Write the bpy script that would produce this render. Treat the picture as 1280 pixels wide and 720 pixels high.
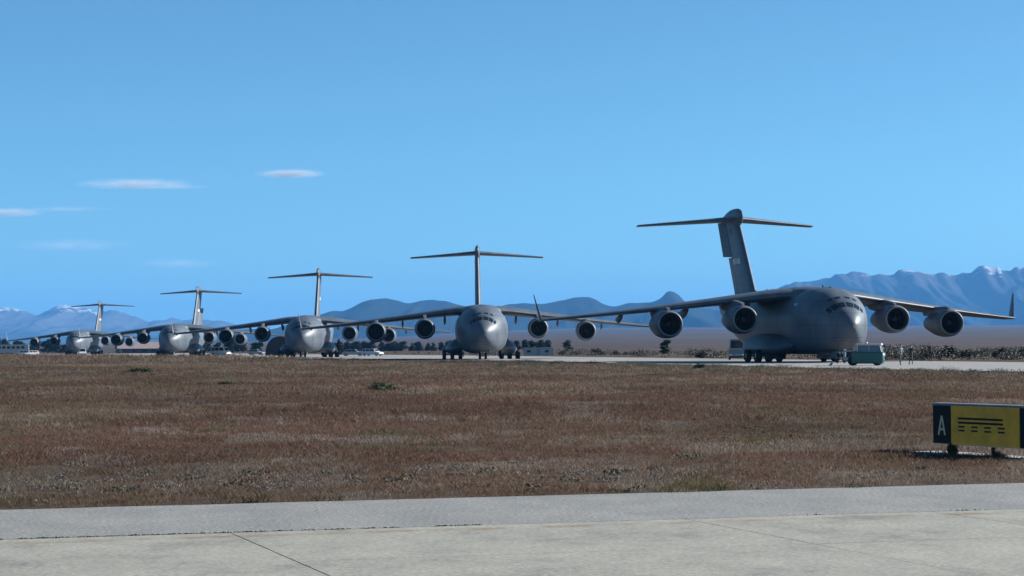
import bpy, bmesh, math, random
import numpy as np
from mathutils import Vector, Matrix, noise as mn

R = math.radians
for o in list(bpy.data.objects):
    bpy.data.objects.remove(o)
sc = bpy.context.scene
C = sc.collection

# ------------------------------------------------------------------ camera
cam_d = bpy.data.cameras.new('camera')
cam = bpy.data.objects.new('camera', cam_d)
C.objects.link(cam)
cam_d.sensor_width = 36.0
cam_d.lens = 2862.0 / 1280.0 * 36.0
cam_d.clip_start = 0.5
cam_d.clip_end = 120000
PITCH, ROLL = math.atan(72.9 / 2862.0), 0.00634
cam.matrix_world = (Matrix.Translation((0, 0, 1.7)) @ Matrix.Rotation(R(90) + PITCH, 4, 'X')
                    @ Matrix.Rotation(-ROLL, 4, 'Z'))
sc.camera = cam

# ------------------------------------------------------------------ sky, sun, exposure
SUN_EL, SUN_AZ = R(26), R(75)          # azimuth clockwise from +Y (straight ahead)
w = bpy.data.worlds.new('World')
sc.world = w
w.use_nodes = True
wn, wl = w.node_tree.nodes, w.node_tree.links
wn.clear()
sky = wn.new('ShaderNodeTexSky')
sky.sky_type = 'NISHITA'
sky.sun_disc = False
sky.sun_elevation = SUN_EL
sky.sun_rotation = SUN_AZ
sky.altitude = 600
sky.air_density = 0.55
sky.dust_density = 0.8
sky.ozone_density = 3.0
bg = wn.new('ShaderNodeBackground')
bg.inputs['Strength'].default_value = 0.081
wo = wn.new('ShaderNodeOutputWorld')
tint = wn.new('ShaderNodeMix')            # the camera's cool white balance, the same over the whole sky
tint.data_type = 'RGBA'; tint.blend_type = 'MULTIPLY'
tint.inputs[0].default_value = 1.0
tint.inputs[7].default_value = (0.60, 0.945, 0.925, 1)
wl.new(sky.outputs[0], tint.inputs[6])
wl.new(tint.outputs[2], bg.inputs['Color'])
wl.new(bg.outputs[0], wo.inputs['Surface'])

sd = bpy.data.lights.new('sun', 'SUN')
sd.energy = 5.0
sd.angle = R(0.5)
sd.color = (1.0, 0.98, 0.95)
sun = bpy.data.objects.new('sun', sd)
C.objects.link(sun)
sdir = Vector((math.sin(SUN_AZ) * math.cos(SUN_EL), math.cos(SUN_AZ) * math.cos(SUN_EL), math.sin(SUN_EL)))
sun.rotation_euler = sdir.to_track_quat('Z', 'Y').to_euler()
sun.location = (60, 40, 80)

sc.view_settings.view_transform = 'Standard'
sc.view_settings.look = 'None'
sc.view_settings.gamma = 1.0
sc.view_settings.use_curve_mapping = False
sc.view_settings.exposure = 1.0
sc.cycles.use_denoising = True
sc.cycles.max_bounces = 6
sc.cycles.volume_bounces = 0
sc.cycles.volume_max_steps = 64
sc.cycles.sample_clamp_indirect = 4

# ------------------------------------------------------------------ helpers
def smooth(t):
    t = max(0.0, min(1.0, t))
    return t * t * (3 - 2 * t)

def pchip(xs, ys):
    xs, ys = np.array(xs, float), np.array(ys, float)
    h = np.diff(xs); d = np.diff(ys) / h
    m = np.zeros(len(xs)); m[0] = d[0]; m[-1] = d[-1]
    for i in range(1, len(xs) - 1):
        if d[i-1] * d[i] > 0:
            w1, w2 = 2*h[i] + h[i-1], h[i] + 2*h[i-1]
            m[i] = (w1 + w2) / (w1 / d[i-1] + w2 / d[i])
    def f(x):
        x = min(max(x, xs[0]), xs[-1])
        i = min(int(np.searchsorted(xs, x, 'right')) - 1, len(xs) - 2)
        t = (x - xs[i]) / h[i]
        return float(ys[i]*(2*t**3-3*t*t+1) + m[i]*h[i]*(t**3-2*t*t+t) + ys[i+1]*(-2*t**3+3*t*t) + m[i+1]*h[i]*(t**3-t*t))
    return f

class MB:
    """collects faces of one mesh"""
    def __init__(s):
        s.v, s.f, s.m, s.sm = [], [], [], []
    def add(s, vs, fs, mi=0, smooth_=False):
        b = len(s.v)
        s.v += [tuple(p) for p in vs]
        for f in fs:
            s.f.append(tuple(i + b for i in f)); s.m.append(mi); s.sm.append(smooth_)
        return s
    def box(s, x0, x1, y0, y1, z0, z1, mi=0, bevel=0.0, mat=None):
        bm = bmesh.new()
        bmesh.ops.create_cube(bm, size=1.0)
        for v in bm.verts:
            v.co = Vector(((x0+x1)/2 + v.co.x*(x1-x0), (y0+y1)/2 + v.co.y*(y1-y0), (z0+z1)/2 + v.co.z*(z1-z0)))
        if bevel:
            bmesh.ops.bevel(bm, geom=list(bm.edges), offset=bevel, segments=2, affect='EDGES', profile=0.5)
        return s.bm(bm, mi, False, mat)
    def bm(s, bm, mi=0, smooth_=False, mat=None):
        bm.verts.index_update()
        vs = [(mat @ v.co if mat else v.co) for v in bm.verts]
        s.add(vs, [[v.index for v in f.verts] for f in bm.faces], mi, smooth_)
        bm.free()
        return s
    def tube(s, pts, rads, n=8, mi=0, cap=True):
        pts = [Vector(p) for p in pts]
        vs, fs = [], []
        for i, p in enumerate(pts):
            d = (pts[min(i+1, len(pts)-1)] - pts[max(i-1, 0)]).normalized()
            a = d.cross(Vector((0, 0, 1)) if abs(d.z) < .9 else Vector((1, 0, 0))).normalized()
            b = d.cross(a)
            r = rads[i] if hasattr(rads, '__len__') else rads
            for k in range(n):
                t = 2*math.pi*k/n
                vs.append(p + (a*math.cos(t) + b*math.sin(t))*r)
        for i in range(len(pts)-1):
            for k in range(n):
                fs.append((i*n+k, i*n+(k+1) % n, (i+1)*n+(k+1) % n, (i+1)*n+k))
        s.add(vs, fs, mi, True)
        if cap:
            s.add(vs[:n], [tuple(range(n))[::-1]], mi)
            s.add(vs[-n:], [tuple(range(n))], mi)
        return s
    def lathe(s, prof, n=24, axis='Y', mi=0, center=(0, 0, 0)):
        """prof: (along, radius)"""
        vs, fs = [], []
        for a, r in prof:
            for k in range(n):
                t = 2*math.pi*k/n
                c, q = r*math.cos(t), r*math.sin(t)
                p = {'Y': (c, a, q), 'X': (a, c, q), 'Z': (c, q, a)}[axis]
                vs.append((p[0]+center[0], p[1]+center[1], p[2]+center[2]))
        for i in range(len(prof)-1):
            for k in range(n):
                fs.append((i*n+k, i*n+(k+1) % n, (i+1)*n+(k+1) % n, (i+1)*n+k))
        return s.add(vs, fs, mi, True)
    def grid(s, fn, us, vs_, mi=0, closed=False):
        P = [fn(u, v) for u in us for v in vs_]
        n, m = len(us), len(vs_)
        fs = []
        for i in range(n-1):
            for j in range(m if closed else m-1):
                fs.append((i*m+j, i*m+(j+1) % m, (i+1)*m+(j+1) % m, (i+1)*m+j))
        return s.add(P, fs, mi, True)
    def mesh(s, name, mats):
        me = bpy.data.meshes.new(name)
        me.from_pydata(s.v, [], s.f)
        for m in (mats if isinstance(mats, (list, tuple)) else [mats]):
            me.materials.append(m)
        me.polygons.foreach_set('material_index', s.m)
        me.polygons.foreach_set('use_smooth', s.sm)
        bm = bmesh.new(); bm.from_mesh(me)
        bmesh.ops.recalc_face_normals(bm, faces=bm.faces)
        bm.to_mesh(me); bm.free()
        me.update()
        return me
    def build(s, name, mats, parent=None, loc=None):
        return link(name, s.mesh(name, mats), parent, loc)

def link(name, me, parent=None, loc=None):
    o = bpy.data.objects.new(name, me)
    C.objects.link(o)
    if parent: o.parent = parent
    if loc: o.location = loc
    return o

def tag(o, label=None, cat=None, group=None, kind=None):
    if label: o['label'] = label
    if cat: o['category'] = cat
    if group: o['group'] = group
    if kind: o['kind'] = kind
    return o

def thing(name, label, cat, loc, rz=0.0, group=None):
    o = bpy.data.objects.new(name, None)
    o.empty_display_size = 0.5
    C.objects.link(o)
    o.location = loc
    o.rotation_euler = (0, 0, rz)
    return tag(o, label, cat, group)

def copy_tree(o, parent=None):
    c = o.copy()
    C.objects.link(c)
    if parent: c.parent = parent
    for ch in o.children:
        copy_tree(ch, c)
    return c

def patch(fn, u0, u1, v0, v1, nu, nv, off, flip=False):
    """a thin sheet lying 'off' above a surface fn(u, v); corners may be given as 4 (u, v) pairs"""
    mb = MB()
    def P(a, b):
        u, v = u0 + (u1-u0)*a, v0 + (v1-v0)*b
        e = 1e-3
        p = Vector(fn(u, v))
        du = Vector(fn(u+e, v)) - Vector(fn(u-e, v)); dv = Vector(fn(u, v+e)) - Vector(fn(u, v-e))
        n = du.cross(dv).normalized()
        if flip: n = -n
        return p + n*off
    mb.grid(P, [i/nu for i in range(nu+1)], [j/nv for j in range(nv+1)])
    return mb

# ------------------------------------------------------------------ materials
def mat(name, col, rough=0.6, metal=0.0, var=0.0, scale=3.0, bump=0.0, bscale=None, spec=0.5, stretch=(1, 1, 1), col2=None):
    m = bpy.data.materials.new(name)
    m.use_nodes = True
    nt = m.node_tree
    b = nt.nodes['Principled BSDF']
    b.inputs['Base Color'].default_value = (*col, 1)
    b.inputs['Roughness'].default_value = rough
    b.inputs['Metallic'].default_value = metal
    b.inputs['Specular IOR Level'].default_value = spec
    if var or bump or col2:
        tc = nt.nodes.new('ShaderNodeTexCoord')
        mp = nt.nodes.new('ShaderNodeMapping')
        mp.inputs['Scale'].default_value = stretch
        nt.links.new(tc.outputs['Object'], mp.inputs['Vector'])
        if var or col2:
            n = nt.nodes.new('ShaderNodeTexNoise')
            n.inputs['Scale'].default_value = scale
            n.inputs['Detail'].default_value = 8
            n.inputs['Roughness'].default_value = 0.65
            nt.links.new(mp.outputs[0], n.inputs['Vector'])
            r = nt.nodes.new('ShaderNodeValToRGB')
            r.color_ramp.elements[0].position = 0.32
            r.color_ramp.elements[1].position = 0.68
            c2 = col2 or tuple(min(1, c*(1+var)) for c in col)
            c1 = col if col2 else tuple(c*(1-var) for c in col)
            r.color_ramp.elements[0].color = (*c1, 1)
            r.color_ramp.elements[1].color = (*c2, 1)
            nt.links.new(n.outputs['Fac'], r.inputs['Fac'])
            nt.links.new(r.outputs[0], b.inputs['Base Color'])
        if bump:
            n2 = nt.nodes.new('ShaderNodeTexNoise')
            n2.inputs['Scale'].default_value = bscale or scale*4
            n2.inputs['Detail'].default_value = 6
            nt.links.new(mp.outputs[0], n2.inputs['Vector'])
            bp = nt.nodes.new('ShaderNodeBump')
            bp.inputs['Strength'].default_value = bump
            bp.inputs['Distance'].default_value = 0.02
            nt.links.new(n2.outputs['Fac'], bp.inputs['Height'])
            nt.links.new(bp.outputs[0], b.inputs['Normal'])
    return m

def col_mat(name, rough=0.8, spec=0.2):
    """colour comes from the mesh's own 'tone' attribute (each blade or leaf has its own dye)"""
    m = bpy.data.materials.new(name)
    m.use_nodes = True
    nt = m.node_tree
    b = nt.nodes['Principled BSDF']
    a = nt.nodes.new('ShaderNodeAttribute')
    a.attribute_name = 'tone'
    nt.links.new(a.outputs['Color'], b.inputs['Base Color'])
    b.inputs['Roughness'].default_value = rough
    b.inputs['Specular IOR Level'].default_value = spec
    return m

M = {}
def paint_build(nt, b):
    tc = nt.nodes.new('ShaderNodeTexCoord')
    sp = nt.nodes.new('ShaderNodeSeparateXYZ'); nt.links.new(tc.outputs['Object'], sp.inputs[0])
    cb = nt.nodes.new('ShaderNodeCombineXYZ'); nt.links.new(sp.outputs['Y'], cb.inputs[0]); nt.links.new(sp.outputs['Z'], cb.inputs[1])
    bk = nt.nodes.new('ShaderNodeTexBrick')
    bk.inputs['Scale'].default_value = 1.0; bk.inputs['Brick Width'].default_value = 2.3; bk.inputs['Row Height'].default_value = 1.15
    bk.inputs['Mortar Size'].default_value = 0.022; bk.inputs['Mortar Smooth'].default_value = 0.3
    bk.inputs['Color1'].default_value = (0.92, 0.92, 0.92, 1); bk.inputs['Color2'].default_value = (1.08, 1.08, 1.08, 1); bk.inputs['Mortar'].default_value = (0.5, 0.5, 0.52, 1)
    nt.links.new(cb.outputs[0], bk.inputs['Vector'])
    mp = nt.nodes.new('ShaderNodeMapping'); mp.inputs['Scale'].default_value = (1.0, 0.8, 0.3); nt.links.new(tc.outputs['Object'], mp.inputs['Vector'])
    c = ramp(nt, noise_node(nt, mp.outputs[0], 0.9, 8, 0.7), [(0.3, (0.064, 0.078, 0.098)), (0.5, (0.092, 0.108, 0.130)), (0.72, (0.120, 0.136, 0.158))])
    c = mixc(nt, 1.0, c, bk.outputs['Color'], 'MULTIPLY')
    nt.links.new(c, b.inputs['Base Color'])
    b.inputs['Roughness'].default_value = 0.45
    b.inputs['Specular IOR Level'].default_value = 0.3
M['grey_light'] = mat('aircraft_light_grey', (0.20, 0.205, 0.21), 0.34, 0, 0.1, 0.7)
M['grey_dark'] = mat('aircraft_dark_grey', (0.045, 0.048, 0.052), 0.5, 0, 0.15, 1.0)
M['lip'] = mat('bare_metal', (0.17, 0.172, 0.178), 0.45, 0.0, 0.08, 2)
M['duct'] = mat('duct', (0.05, 0.052, 0.055), 0.5)
M['fan'] = mat('fan_blade', (0.018, 0.019, 0.021), 0.35, 0.3)
M['glass'] = mat('dark_glass', (0.012, 0.016, 0.02), 0.08)
M['glass_pale'] = mat('pale_glass', (0.10, 0.14, 0.15), 0.08)
M['rubber'] = mat('rubber', (0.014, 0.014, 0.015), 0.8)
M['rim'] = mat('rim', (0.35, 0.35, 0.36), 0.45, 0.3)
M['strut'] = mat('strut', (0.16, 0.16, 0.165), 0.5, 0.1)
M['mark'] = mat('marking', (0.50, 0.50, 0.50), 0.6, 0, 0.1, 6)
M['mark_dark'] = mat('marking_dark', (0.07, 0.075, 0.085), 0.6)
M['white'] = mat('white_paint', (0.50, 0.50, 0.50), 0.35, 0, 0.06, 2)
M['silver'] = mat('silver_paint', (0.26, 0.27, 0.28), 0.3, 0.3, 0.05, 2)
M['green'] = mat('green_paint', (0.010, 0.085, 0.072), 0.35, 0, 0.15, 2)
M['black'] = mat('black_plastic', (0.015, 0.015, 0.016), 0.5)
M['lamp'] = mat('lamp_glass', (0.75, 0.75, 0.72), 0.12)
M['red'] = mat('red_lamp', (0.35, 0.02, 0.015), 0.2)
M['canvas'] = mat('canvas', (0.016, 0.02, 0.024), 0.8, 0, 0.25, 1.5)
M['roof_pink'] = mat('roof_sheet', (0.27, 0.20, 0.19), 0.6, 0, 0.1, 0.5)
M['wall_dark'] = mat('dark_wall', (0.12, 0.105, 0.10), 0.8, 0, 0.15, 0.8)
M['wall_white'] = mat('white_wall', (0.40, 0.41, 0.40), 0.7, 0, 0.06, 0.8)
M['bark'] = mat('bark', (0.07, 0.05, 0.037), 0.9, 0, 0.3, 4, 0.3, 20)
M['sign_yellow'] = mat('sign_yellow', (0.80, 0.335, 0.006), 0.6, 0, 0.18, 4)
M['sign_black'] = mat('sign_black', (0.009, 0.009, 0.010), 0.6, spec=0.15)
M['sign_cream'] = mat('sign_cream', (0.55, 0.43, 0.25), 0.5)
M['sign_metal'] = mat('sign_metal', (0.28, 0.28, 0.265), 0.5, 0.2, 0.1, 3)
M['plinth'] = mat('plinth', (0.27, 0.26, 0.245), 0.9, 0, 0.25, 5, 0.3, 30)
M['leaf'] = col_mat('leaf', 0.75)
M['grass'] = col_mat('grass', 0.85, 0.1)
_g = M['grass'].node_tree
_t = _g.nodes.new('ShaderNodeBsdfTranslucent'); _x = _g.nodes.new('ShaderNodeMixShader'); _x.inputs[0].default_value = 0.42
_a = [n_ for n_ in _g.nodes if n_.type == 'ATTRIBUTE'][0]
_g.links.new(_a.outputs['Color'], _t.inputs['Color'])
_g.links.new(_g.nodes['Principled BSDF'].outputs[0], _x.inputs[1]); _g.links.new(_t.outputs[0], _x.inputs[2])
_g.links.new(_x.outputs[0], _g.nodes['Material Output'].inputs['Surface'])
M['skin'] = mat('skin', (0.40, 0.24, 0.17), 0.6)
M['hair'] = mat('hair', (0.02, 0.015, 0.012), 0.7)

def add_tone(me, cols):
    a = me.color_attributes.new('tone', 'FLOAT_COLOR', 'POINT')
    a.data.foreach_set('color', np.asarray(cols, np.float32).ravel())

# ---- ground-type materials -------------------------------------------------
def surf(name, build):
    m = bpy.data.materials.new(name)
    m.use_nodes = True
    nt = m.node_tree
    build(nt, nt.nodes['Principled BSDF'])
    return m

def N(nt, t, **kw):
    n = nt.nodes.new(t)
    for k, v in kw.items():
        if k in n.inputs: n.inputs[k].default_value = v
        else: setattr(n, k, v)
    return n

def noise_node(nt, vec, scale, detail=6, rough=0.6):
    n = nt.nodes.new('ShaderNodeTexNoise')
    n.inputs['Scale'].default_value = scale
    n.inputs['Detail'].default_value = detail
    n.inputs['Roughness'].default_value = rough
    nt.links.new(vec, n.inputs['Vector'])
    return n.outputs['Fac']

def ramp(nt, fac, stops):
    r = nt.nodes.new('ShaderNodeValToRGB')
    e = r.color_ramp.elements
    while len(e) < len(stops): e.new(0.5)
    for el, (p, c) in zip(e, stops):
        el.position = p; el.color = (*c, 1)
    nt.links.new(fac, r.inputs['Fac'])
    return r.outputs['Color']

def mixc(nt, fac, a, b, mode='MIX'):
    m = nt.nodes.new('ShaderNodeMix')
    m.data_type = 'RGBA'; m.blend_type = mode
    if isinstance(fac, (int, float)): m.inputs[0].default_value = fac
    else: nt.links.new(fac, m.inputs[0])
    for s, x in ((6, a), (7, b)):
        if isinstance(x, tuple): m.inputs[s].default_value = (*x, 1)
        else: nt.links.new(x, m.inputs[s])
    return m.outputs[2]

def mapped(nt, scale=(1, 1, 1), rot=0.0):
    tc = nt.nodes.new('ShaderNodeTexCoord')
    mp = nt.nodes.new('ShaderNodeMapping')
    mp.inputs['Scale'].default_value = scale
    mp.inputs['Rotation'].default_value = (0, 0, rot)
    nt.links.new(tc.outputs['Object'], mp.inputs['Vector'])
    return mp.outputs[0]

def bumped(nt, b, fac, strength, dist=0.01):
    bp = nt.nodes.new('ShaderNodeBump')
    bp.inputs['Strength'].default_value = strength
    bp.inputs['Distance'].default_value = dist
    nt.links.new(fac, bp.inputs['Height'])
    nt.links.new(bp.outputs[0], b.inputs['Normal'])

def ground_build(nt, b):
    v = mapped(nt)
    c = ramp(nt, noise_node(nt, v, 2.2, 8, 0.7), [(0.3, (0.04462, 0.02888, 0.02164)), (0.5, (0.07293, 0.05097, 0.03828)), (0.72, (0.1201, 0.09768, 0.0749))])
    big = ramp(nt, noise_node(nt, mapped(nt, (0.5, 1.6, 1)), 0.012, 5, 0.6), [(0.38, (0.7, 0.62, 0.55)), (0.6, (1.15, 1.1, 1.0))])
    c = mixc(nt, 1.0, c, big, 'MULTIPLY')
    nt.links.new(c, b.inputs['Base Color'])
    b.inputs['Roughness'].default_value = 0.95
    b.inputs['Specular IOR Level'].default_value = 0.1
    bumped(nt, b, noise_node(nt, v, 9, 5), 0.6, 0.05)

def shoulder_build(nt, b):
    v = mapped(nt)
    c = ramp(nt, noise_node(nt, v, 24, 4, 0.8), [(0.34, (0.1165, 0.1136, 0.1063)), (0.5, (0.2213, 0.2158, 0.2028)), (0.66, (0.3844, 0.3748, 0.3493))])
    st = ramp(nt, noise_node(nt, mapped(nt, (1.1, 0.6, 1), -R(17)), 1.1, 6, 0.65), [(0.3, (0.78, 0.79, 0.80)), (0.7, (1.1, 1.09, 1.06))])
    c = mixc(nt, 1.0, c, st, 'MULTIPLY')
    nt.links.new(c, b.inputs['Base Color'])
    b.inputs['Roughness'].default_value = 0.9
    b.inputs['Specular IOR Level'].default_value = 0.25
    bumped(nt, b, noise_node(nt, v, 70, 3), 0.35, 0.008)

def slab_build(nt, b):
    tc = nt.nodes.new('ShaderNodeTexCoord')
    geo = nt.nodes.new('ShaderNodeNewGeometry')
    v = geo.outputs['Position']
    c = ramp(nt, noise_node(nt, v, 20, 5, 0.8), [(0.34, (0.1758, 0.1681, 0.1419)), (0.5, (0.2755, 0.2629, 0.227)), (0.68, (0.3751, 0.36, 0.3165))])
    mp = nt.nodes.new('ShaderNodeMapping')
    mp.inputs['Rotation'].default_value = (0, 0, -R(17)); mp.inputs['Scale'].default_value = (1.3, 0.75, 1)
    nt.links.new(v, mp.inputs['Vector'])
    st = ramp(nt, noise_node(nt, mp.outputs[0], 0.8, 9, 0.75), [(0.33, (0.62, 0.62, 0.63)), (0.46, (0.95, 0.94, 0.91)), (0.66, (1.18, 1.16, 1.1))])
    c = mixc(nt, 1.0, c, st, 'MULTIPLY')
    # what is left of a painted edge line, 0.4 m inside the joint
    dt = nt.nodes.new('ShaderNodeVectorMath'); dt.operation = 'DOT_PRODUCT'
    nt.links.new(v, dt.inputs[0]); dt.inputs[1].default_value = (-math.sin(R(17)), math.cos(R(17)), 0)
    cm = nt.nodes.new('ShaderNodeMath'); cm.operation = 'COMPARE'
    nt.links.new(dt.outputs['Value'], cm.inputs[0]); cm.inputs[1].default_value = 20.52; cm.inputs[2].default_value = 0.13
    wear = ramp(nt, noise_node(nt, mp.outputs[0], 2.0, 6, 0.7), [(0.42, (0, 0, 0)), (0.62, (0.75, 0.75, 0.75))])
    mk = nt.nodes.new('ShaderNodeMath'); mk.operation = 'MULTIPLY'
    nt.links.new(cm.outputs[0], mk.inputs[0]); nt.links.new(wear, mk.inputs[1])
    c = mixc(nt, mk.outputs[0], c, (0.20, 0.135, 0.075))
    nt.links.new(c, b.inputs['Base Color'])
    b.inputs['Roughness'].default_value = 0.88
    b.inputs['Specular IOR Level'].default_value = 0.25
    bumped(nt, b, noise_node(nt, v, 60, 3), 0.25, 0.006)

def runway_build(nt, b):
    v = mapped(nt)
    c = ramp(nt, noise_node(nt, v, 0.35, 6, 0.65), [(0.3, (0.2059, 0.19, 0.1725)), (0.7, (0.2714, 0.2548, 0.2315))])
    nt.links.new(c, b.inputs['Base Color'])
    b.inputs['Roughness'].default_value = 0.9

M['grey'] = surf('aircraft_grey', paint_build)
M['ground'] = surf('dry_steppe', ground_build)
M['shoulder'] = surf('weathered_asphalt', shoulder_build)
M['slab'] = surf('weathered_concrete', slab_build)
M['runway'] = surf('runway_concrete', runway_build)
M['faded_line'] = mat('faded_paint', (0.26, 0.205, 0.145), 0.9, 0, 0, 9, col2=(0.225, 0.212, 0.185))
M['joint'] = mat('joint_filler', (0.12, 0.11, 0.096), 0.95, 0, 0.3, 8)

# ================================================================== THE GROUND
def rise(x, y):
    """the plain climbs gently towards the foot of the mountains"""
    d = math.hypot(x, y)
    side = 0.35 + 0.65*smooth((x/max(d, 1) + 0.12)/0.16)
    t = max(0.0, d - 1300)/5500
    return -0.03 + 46*side*min(t, 1.6)**1.15 + (6*mn.noise(Vector((x/900, y/900, 3.1)))*min(1, max(0, d-1500)/3000))

gx = [0]
for k in range(40):
    gx.append(gx[-1] + 6*1.195**k)
gx = sorted({-a for a in gx} | set(gx))
gy = [-300, -120, -40, 0, 15, 30]
while gy[-1] < 30000:
    gy.append(gy[-1] + max(8, gy[-1]*0.055))
mb = MB()
mb.grid(lambda u, v: (v, u, rise(v, u)), gy, gx)
tag(mb.build('ground', M['ground']), kind='structure')

# ---- foreground taxiway: shoulder and concrete slabs (frame turned 17 degrees) ----
CA, SA = math.cos(R(17)), math.sin(R(17))
def uv(u, v, z=0.0):
    return (u*CA - v*SA, u*SA + v*CA, z)

V_JOINT, V_EDGE = 20.95, 24.87
rng = random.Random(4)
mb = MB()
us = [-60 + i*0.35 for i in range(401)]
edge = [V_EDGE + 0.05*mn.noise(Vector((u*1.1, 0, 0))) + 0.03*mn.noise(Vector((u*5, 2, 0))) for u in us]
top0 = [uv(u, V_JOINT + 0.055 + 0.02*mn.noise(Vector((u*6, 7, 0))), 0.0) for u in us]
top1 = [uv(u, e, 0.0) for u, e in zip(us, edge)]
bot1 = [uv(u, e + 0.03, -0.06) for u, e in zip(us, edge)]
bot0 = [uv(u, V_JOINT + 0.055, -0.06) for u in us]
n = len(us)
for a, b_ in ((bot0, top0), (top0, top1), (top1, bot1)):
    mb.add(a + b_, [(i, i+1, n+i+1, n+i) for i in range(n-1)])
tag(mb.build('taxiway_shoulder', M['shoulder']), kind='structure')

mb = MB()
mb.add([uv(-60, -10, -0.007), uv(80, -10, -0.007), uv(80, V_JOINT+0.05, -0.012), uv(-60, V_JOINT+0.05, -0.012)], [(0, 1, 2, 3)])
taxi = tag(mb.build('taxiway', M['joint']), kind='structure')
ujoints = [-23.2, -18.7, -14.25, -9.8, -5.3, -0.8, 3.68, 8.16, 10.83, 15.3, 19.8, 24.3, 28.8]
for i in range(len(ujoints)-1):
    u0, u1 = ujoints[i], ujoints[i+1]
    rows = [(V_JOINT, 17.92), (17.92, 14.9), (14.9, 11.9), (11.9, 8.9)] if i in (6, 7, 8) else [(V_JOINT, 15.2), (15.2, 9.5)]
    for r_, (v1, v0) in enumerate(rows):
        g = 0.0025
        # real slabs sit a few millimetres high or low and their arrises are chipped
        dz = rng.uniform(-0.001, 0.001)
        nseg = 14
        ring = []
        def ch(): return abs(rng.gauss(0, 0.0018))
        for k in range(nseg): ring.append((u0+g+ch() + (u1-u0-2*g)*k/nseg, v0+g+ch()))
        for k in range(nseg): ring.append((u1-g-ch(), v0+g + (v1-v0-2*g)*k/nseg))
        for k in range(nseg): ring.append((u1-g-ch() - (u1-u0-2*g)*k/nseg, v1-g-ch()))
        for k in range(nseg): ring.append((u0+g+ch(), v1-g-ch() - (v1-v0-2*g)*k/nseg))
        cu, cv = (u0+u1)/2, (v0+v1)/2
        m_ = len(ring)
        def sh(q, s_): return (cu + (q[0]-cu)*(1-s_/abs(u1-u0)), cv + (q[1]-cv)*(1-s_/abs(v1-v0)))
        vs = [uv(*sh(q, 0.006), dz + 0.003) for q in ring] + [uv(*q, dz - 0.006) for q in ring] + [uv(*q, -0.03) for q in ring]
        fs = [tuple(range(m_))] + [(a, (a+1) % m_, m_+(a+1) % m_, m_+a) for a in range(m_)] + [(m_+a, m_+(a+1) % m_, 2*m_+(a+1) % m_, 2*m_+a) for a in range(m_)]
        mb = MB(); mb.add(vs, fs)
        mb.build('concrete_slab', M['slab'], taxi)
# ---- runway where the aircraft stand ----
near = [(58, 8), (39, 95), (30.0, 134.6), (20.8, 172), (0.9, 272), (-17, 330), (-49, 400), (-101, 510), (-165, 670), (-225, 820)]
far = [(100, 8), (66, 125), (45, 206), (23, 296), (-4, 420), (-52, 590), (-108, 800), (-120, 850)]
def poly_x(line, y):
    for (x0, y0), (x1, y1) in zip(line, line[1:]):
        if y0 <= y <= y1:
            return x0 + (x1-x0)*(y-y0)/(y1-y0)
    return line[-1][0] if y > line[-1][1] else line[0][0]
mb = MB()
ys = [8 + i*3 for i in range(271)]
L0 = [(poly_x(near, y) + 0.5*mn.noise(Vector((y*0.13, 0, 5))), y, 0.0) for y in ys]
L1 = [(poly_x(far, y) + 0.5*mn.noise(Vector((y*0.13, 9, 5))), y, 0.0) for y in ys]
n = len(ys)
mb.add(L0 + L1, [(i, i+1, n+i+1, n+i) for i in range(n-1)])
mb.add([(p[0], p[1], -0.06) for p in L0] + L0, [(i, i+1, n+i+1, n+i) for i in range(n-1)])
tag(mb.build('runway', M['runway']), kind='structure')

# ================================================================== MOUNTAINS
def rock_build(forest, rock, snow_from, snow_to, snow_amt):
    def f(nt, b):
        geo = nt.nodes.new('ShaderNodeNewGeometry')
        sx = nt.nodes.new('ShaderNodeSeparateXYZ')
        nt.links.new(geo.outputs['Position'], sx.inputs[0])
        n1 = noise_node(nt, geo.outputs['Position'], 0.004, 8, 0.65)
        ad = nt.nodes.new('ShaderNodeMath'); ad.operation = 'MULTIPLY_ADD'
        nt.links.new(n1, ad.inputs[0]); ad.inputs[1].default_value = 260
        nt.links.new(sx.outputs['Z'], ad.inputs[2])
        mr = nt.nodes.new('ShaderNodeMapRange')
        nt.links.new(ad.outputs[0], mr.inputs[0])
        mr.inputs[1].default_value = snow_from*0.72; mr.inputs[2].default_value = snow_from*1.05
        c = mixc(nt, mr.outputs[0], forest, rock)
        ms = nt.nodes.new('ShaderNodeMapRange')
        n2 = noise_node(nt, geo.outputs['Position'], 0.009, 8, 0.7)
        a2 = nt.nodes.new('ShaderNodeMath'); a2.operation = 'MULTIPLY_ADD'
        nt.links.new(n2, a2.inputs[0]); a2.inputs[1].default_value = 420
        nt.links.new(sx.outputs['Z'], a2.inputs[2])
        nt.links.new(a2.outputs[0], ms.inputs[0])
        ms.inputs[1].default_value = snow_to; ms.inputs[2].default_value = snow_to + 40
        mm = nt.nodes.new('ShaderNodeMath'); mm.operation = 'MULTIPLY'
        nt.links.new(ms.outputs[0], mm.inputs[0]); mm.inputs[1].default_value = snow_amt
        c = mixc(nt, mm.outputs[0], c, (0.75, 0.76, 0.78))
        nt.links.new(c, b.inputs['Base Color'])
        b.inputs['Roughness'].default_value = 0.95
        b.inputs['Specular IOR Level'].default_value = 0.05
    return f

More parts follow.
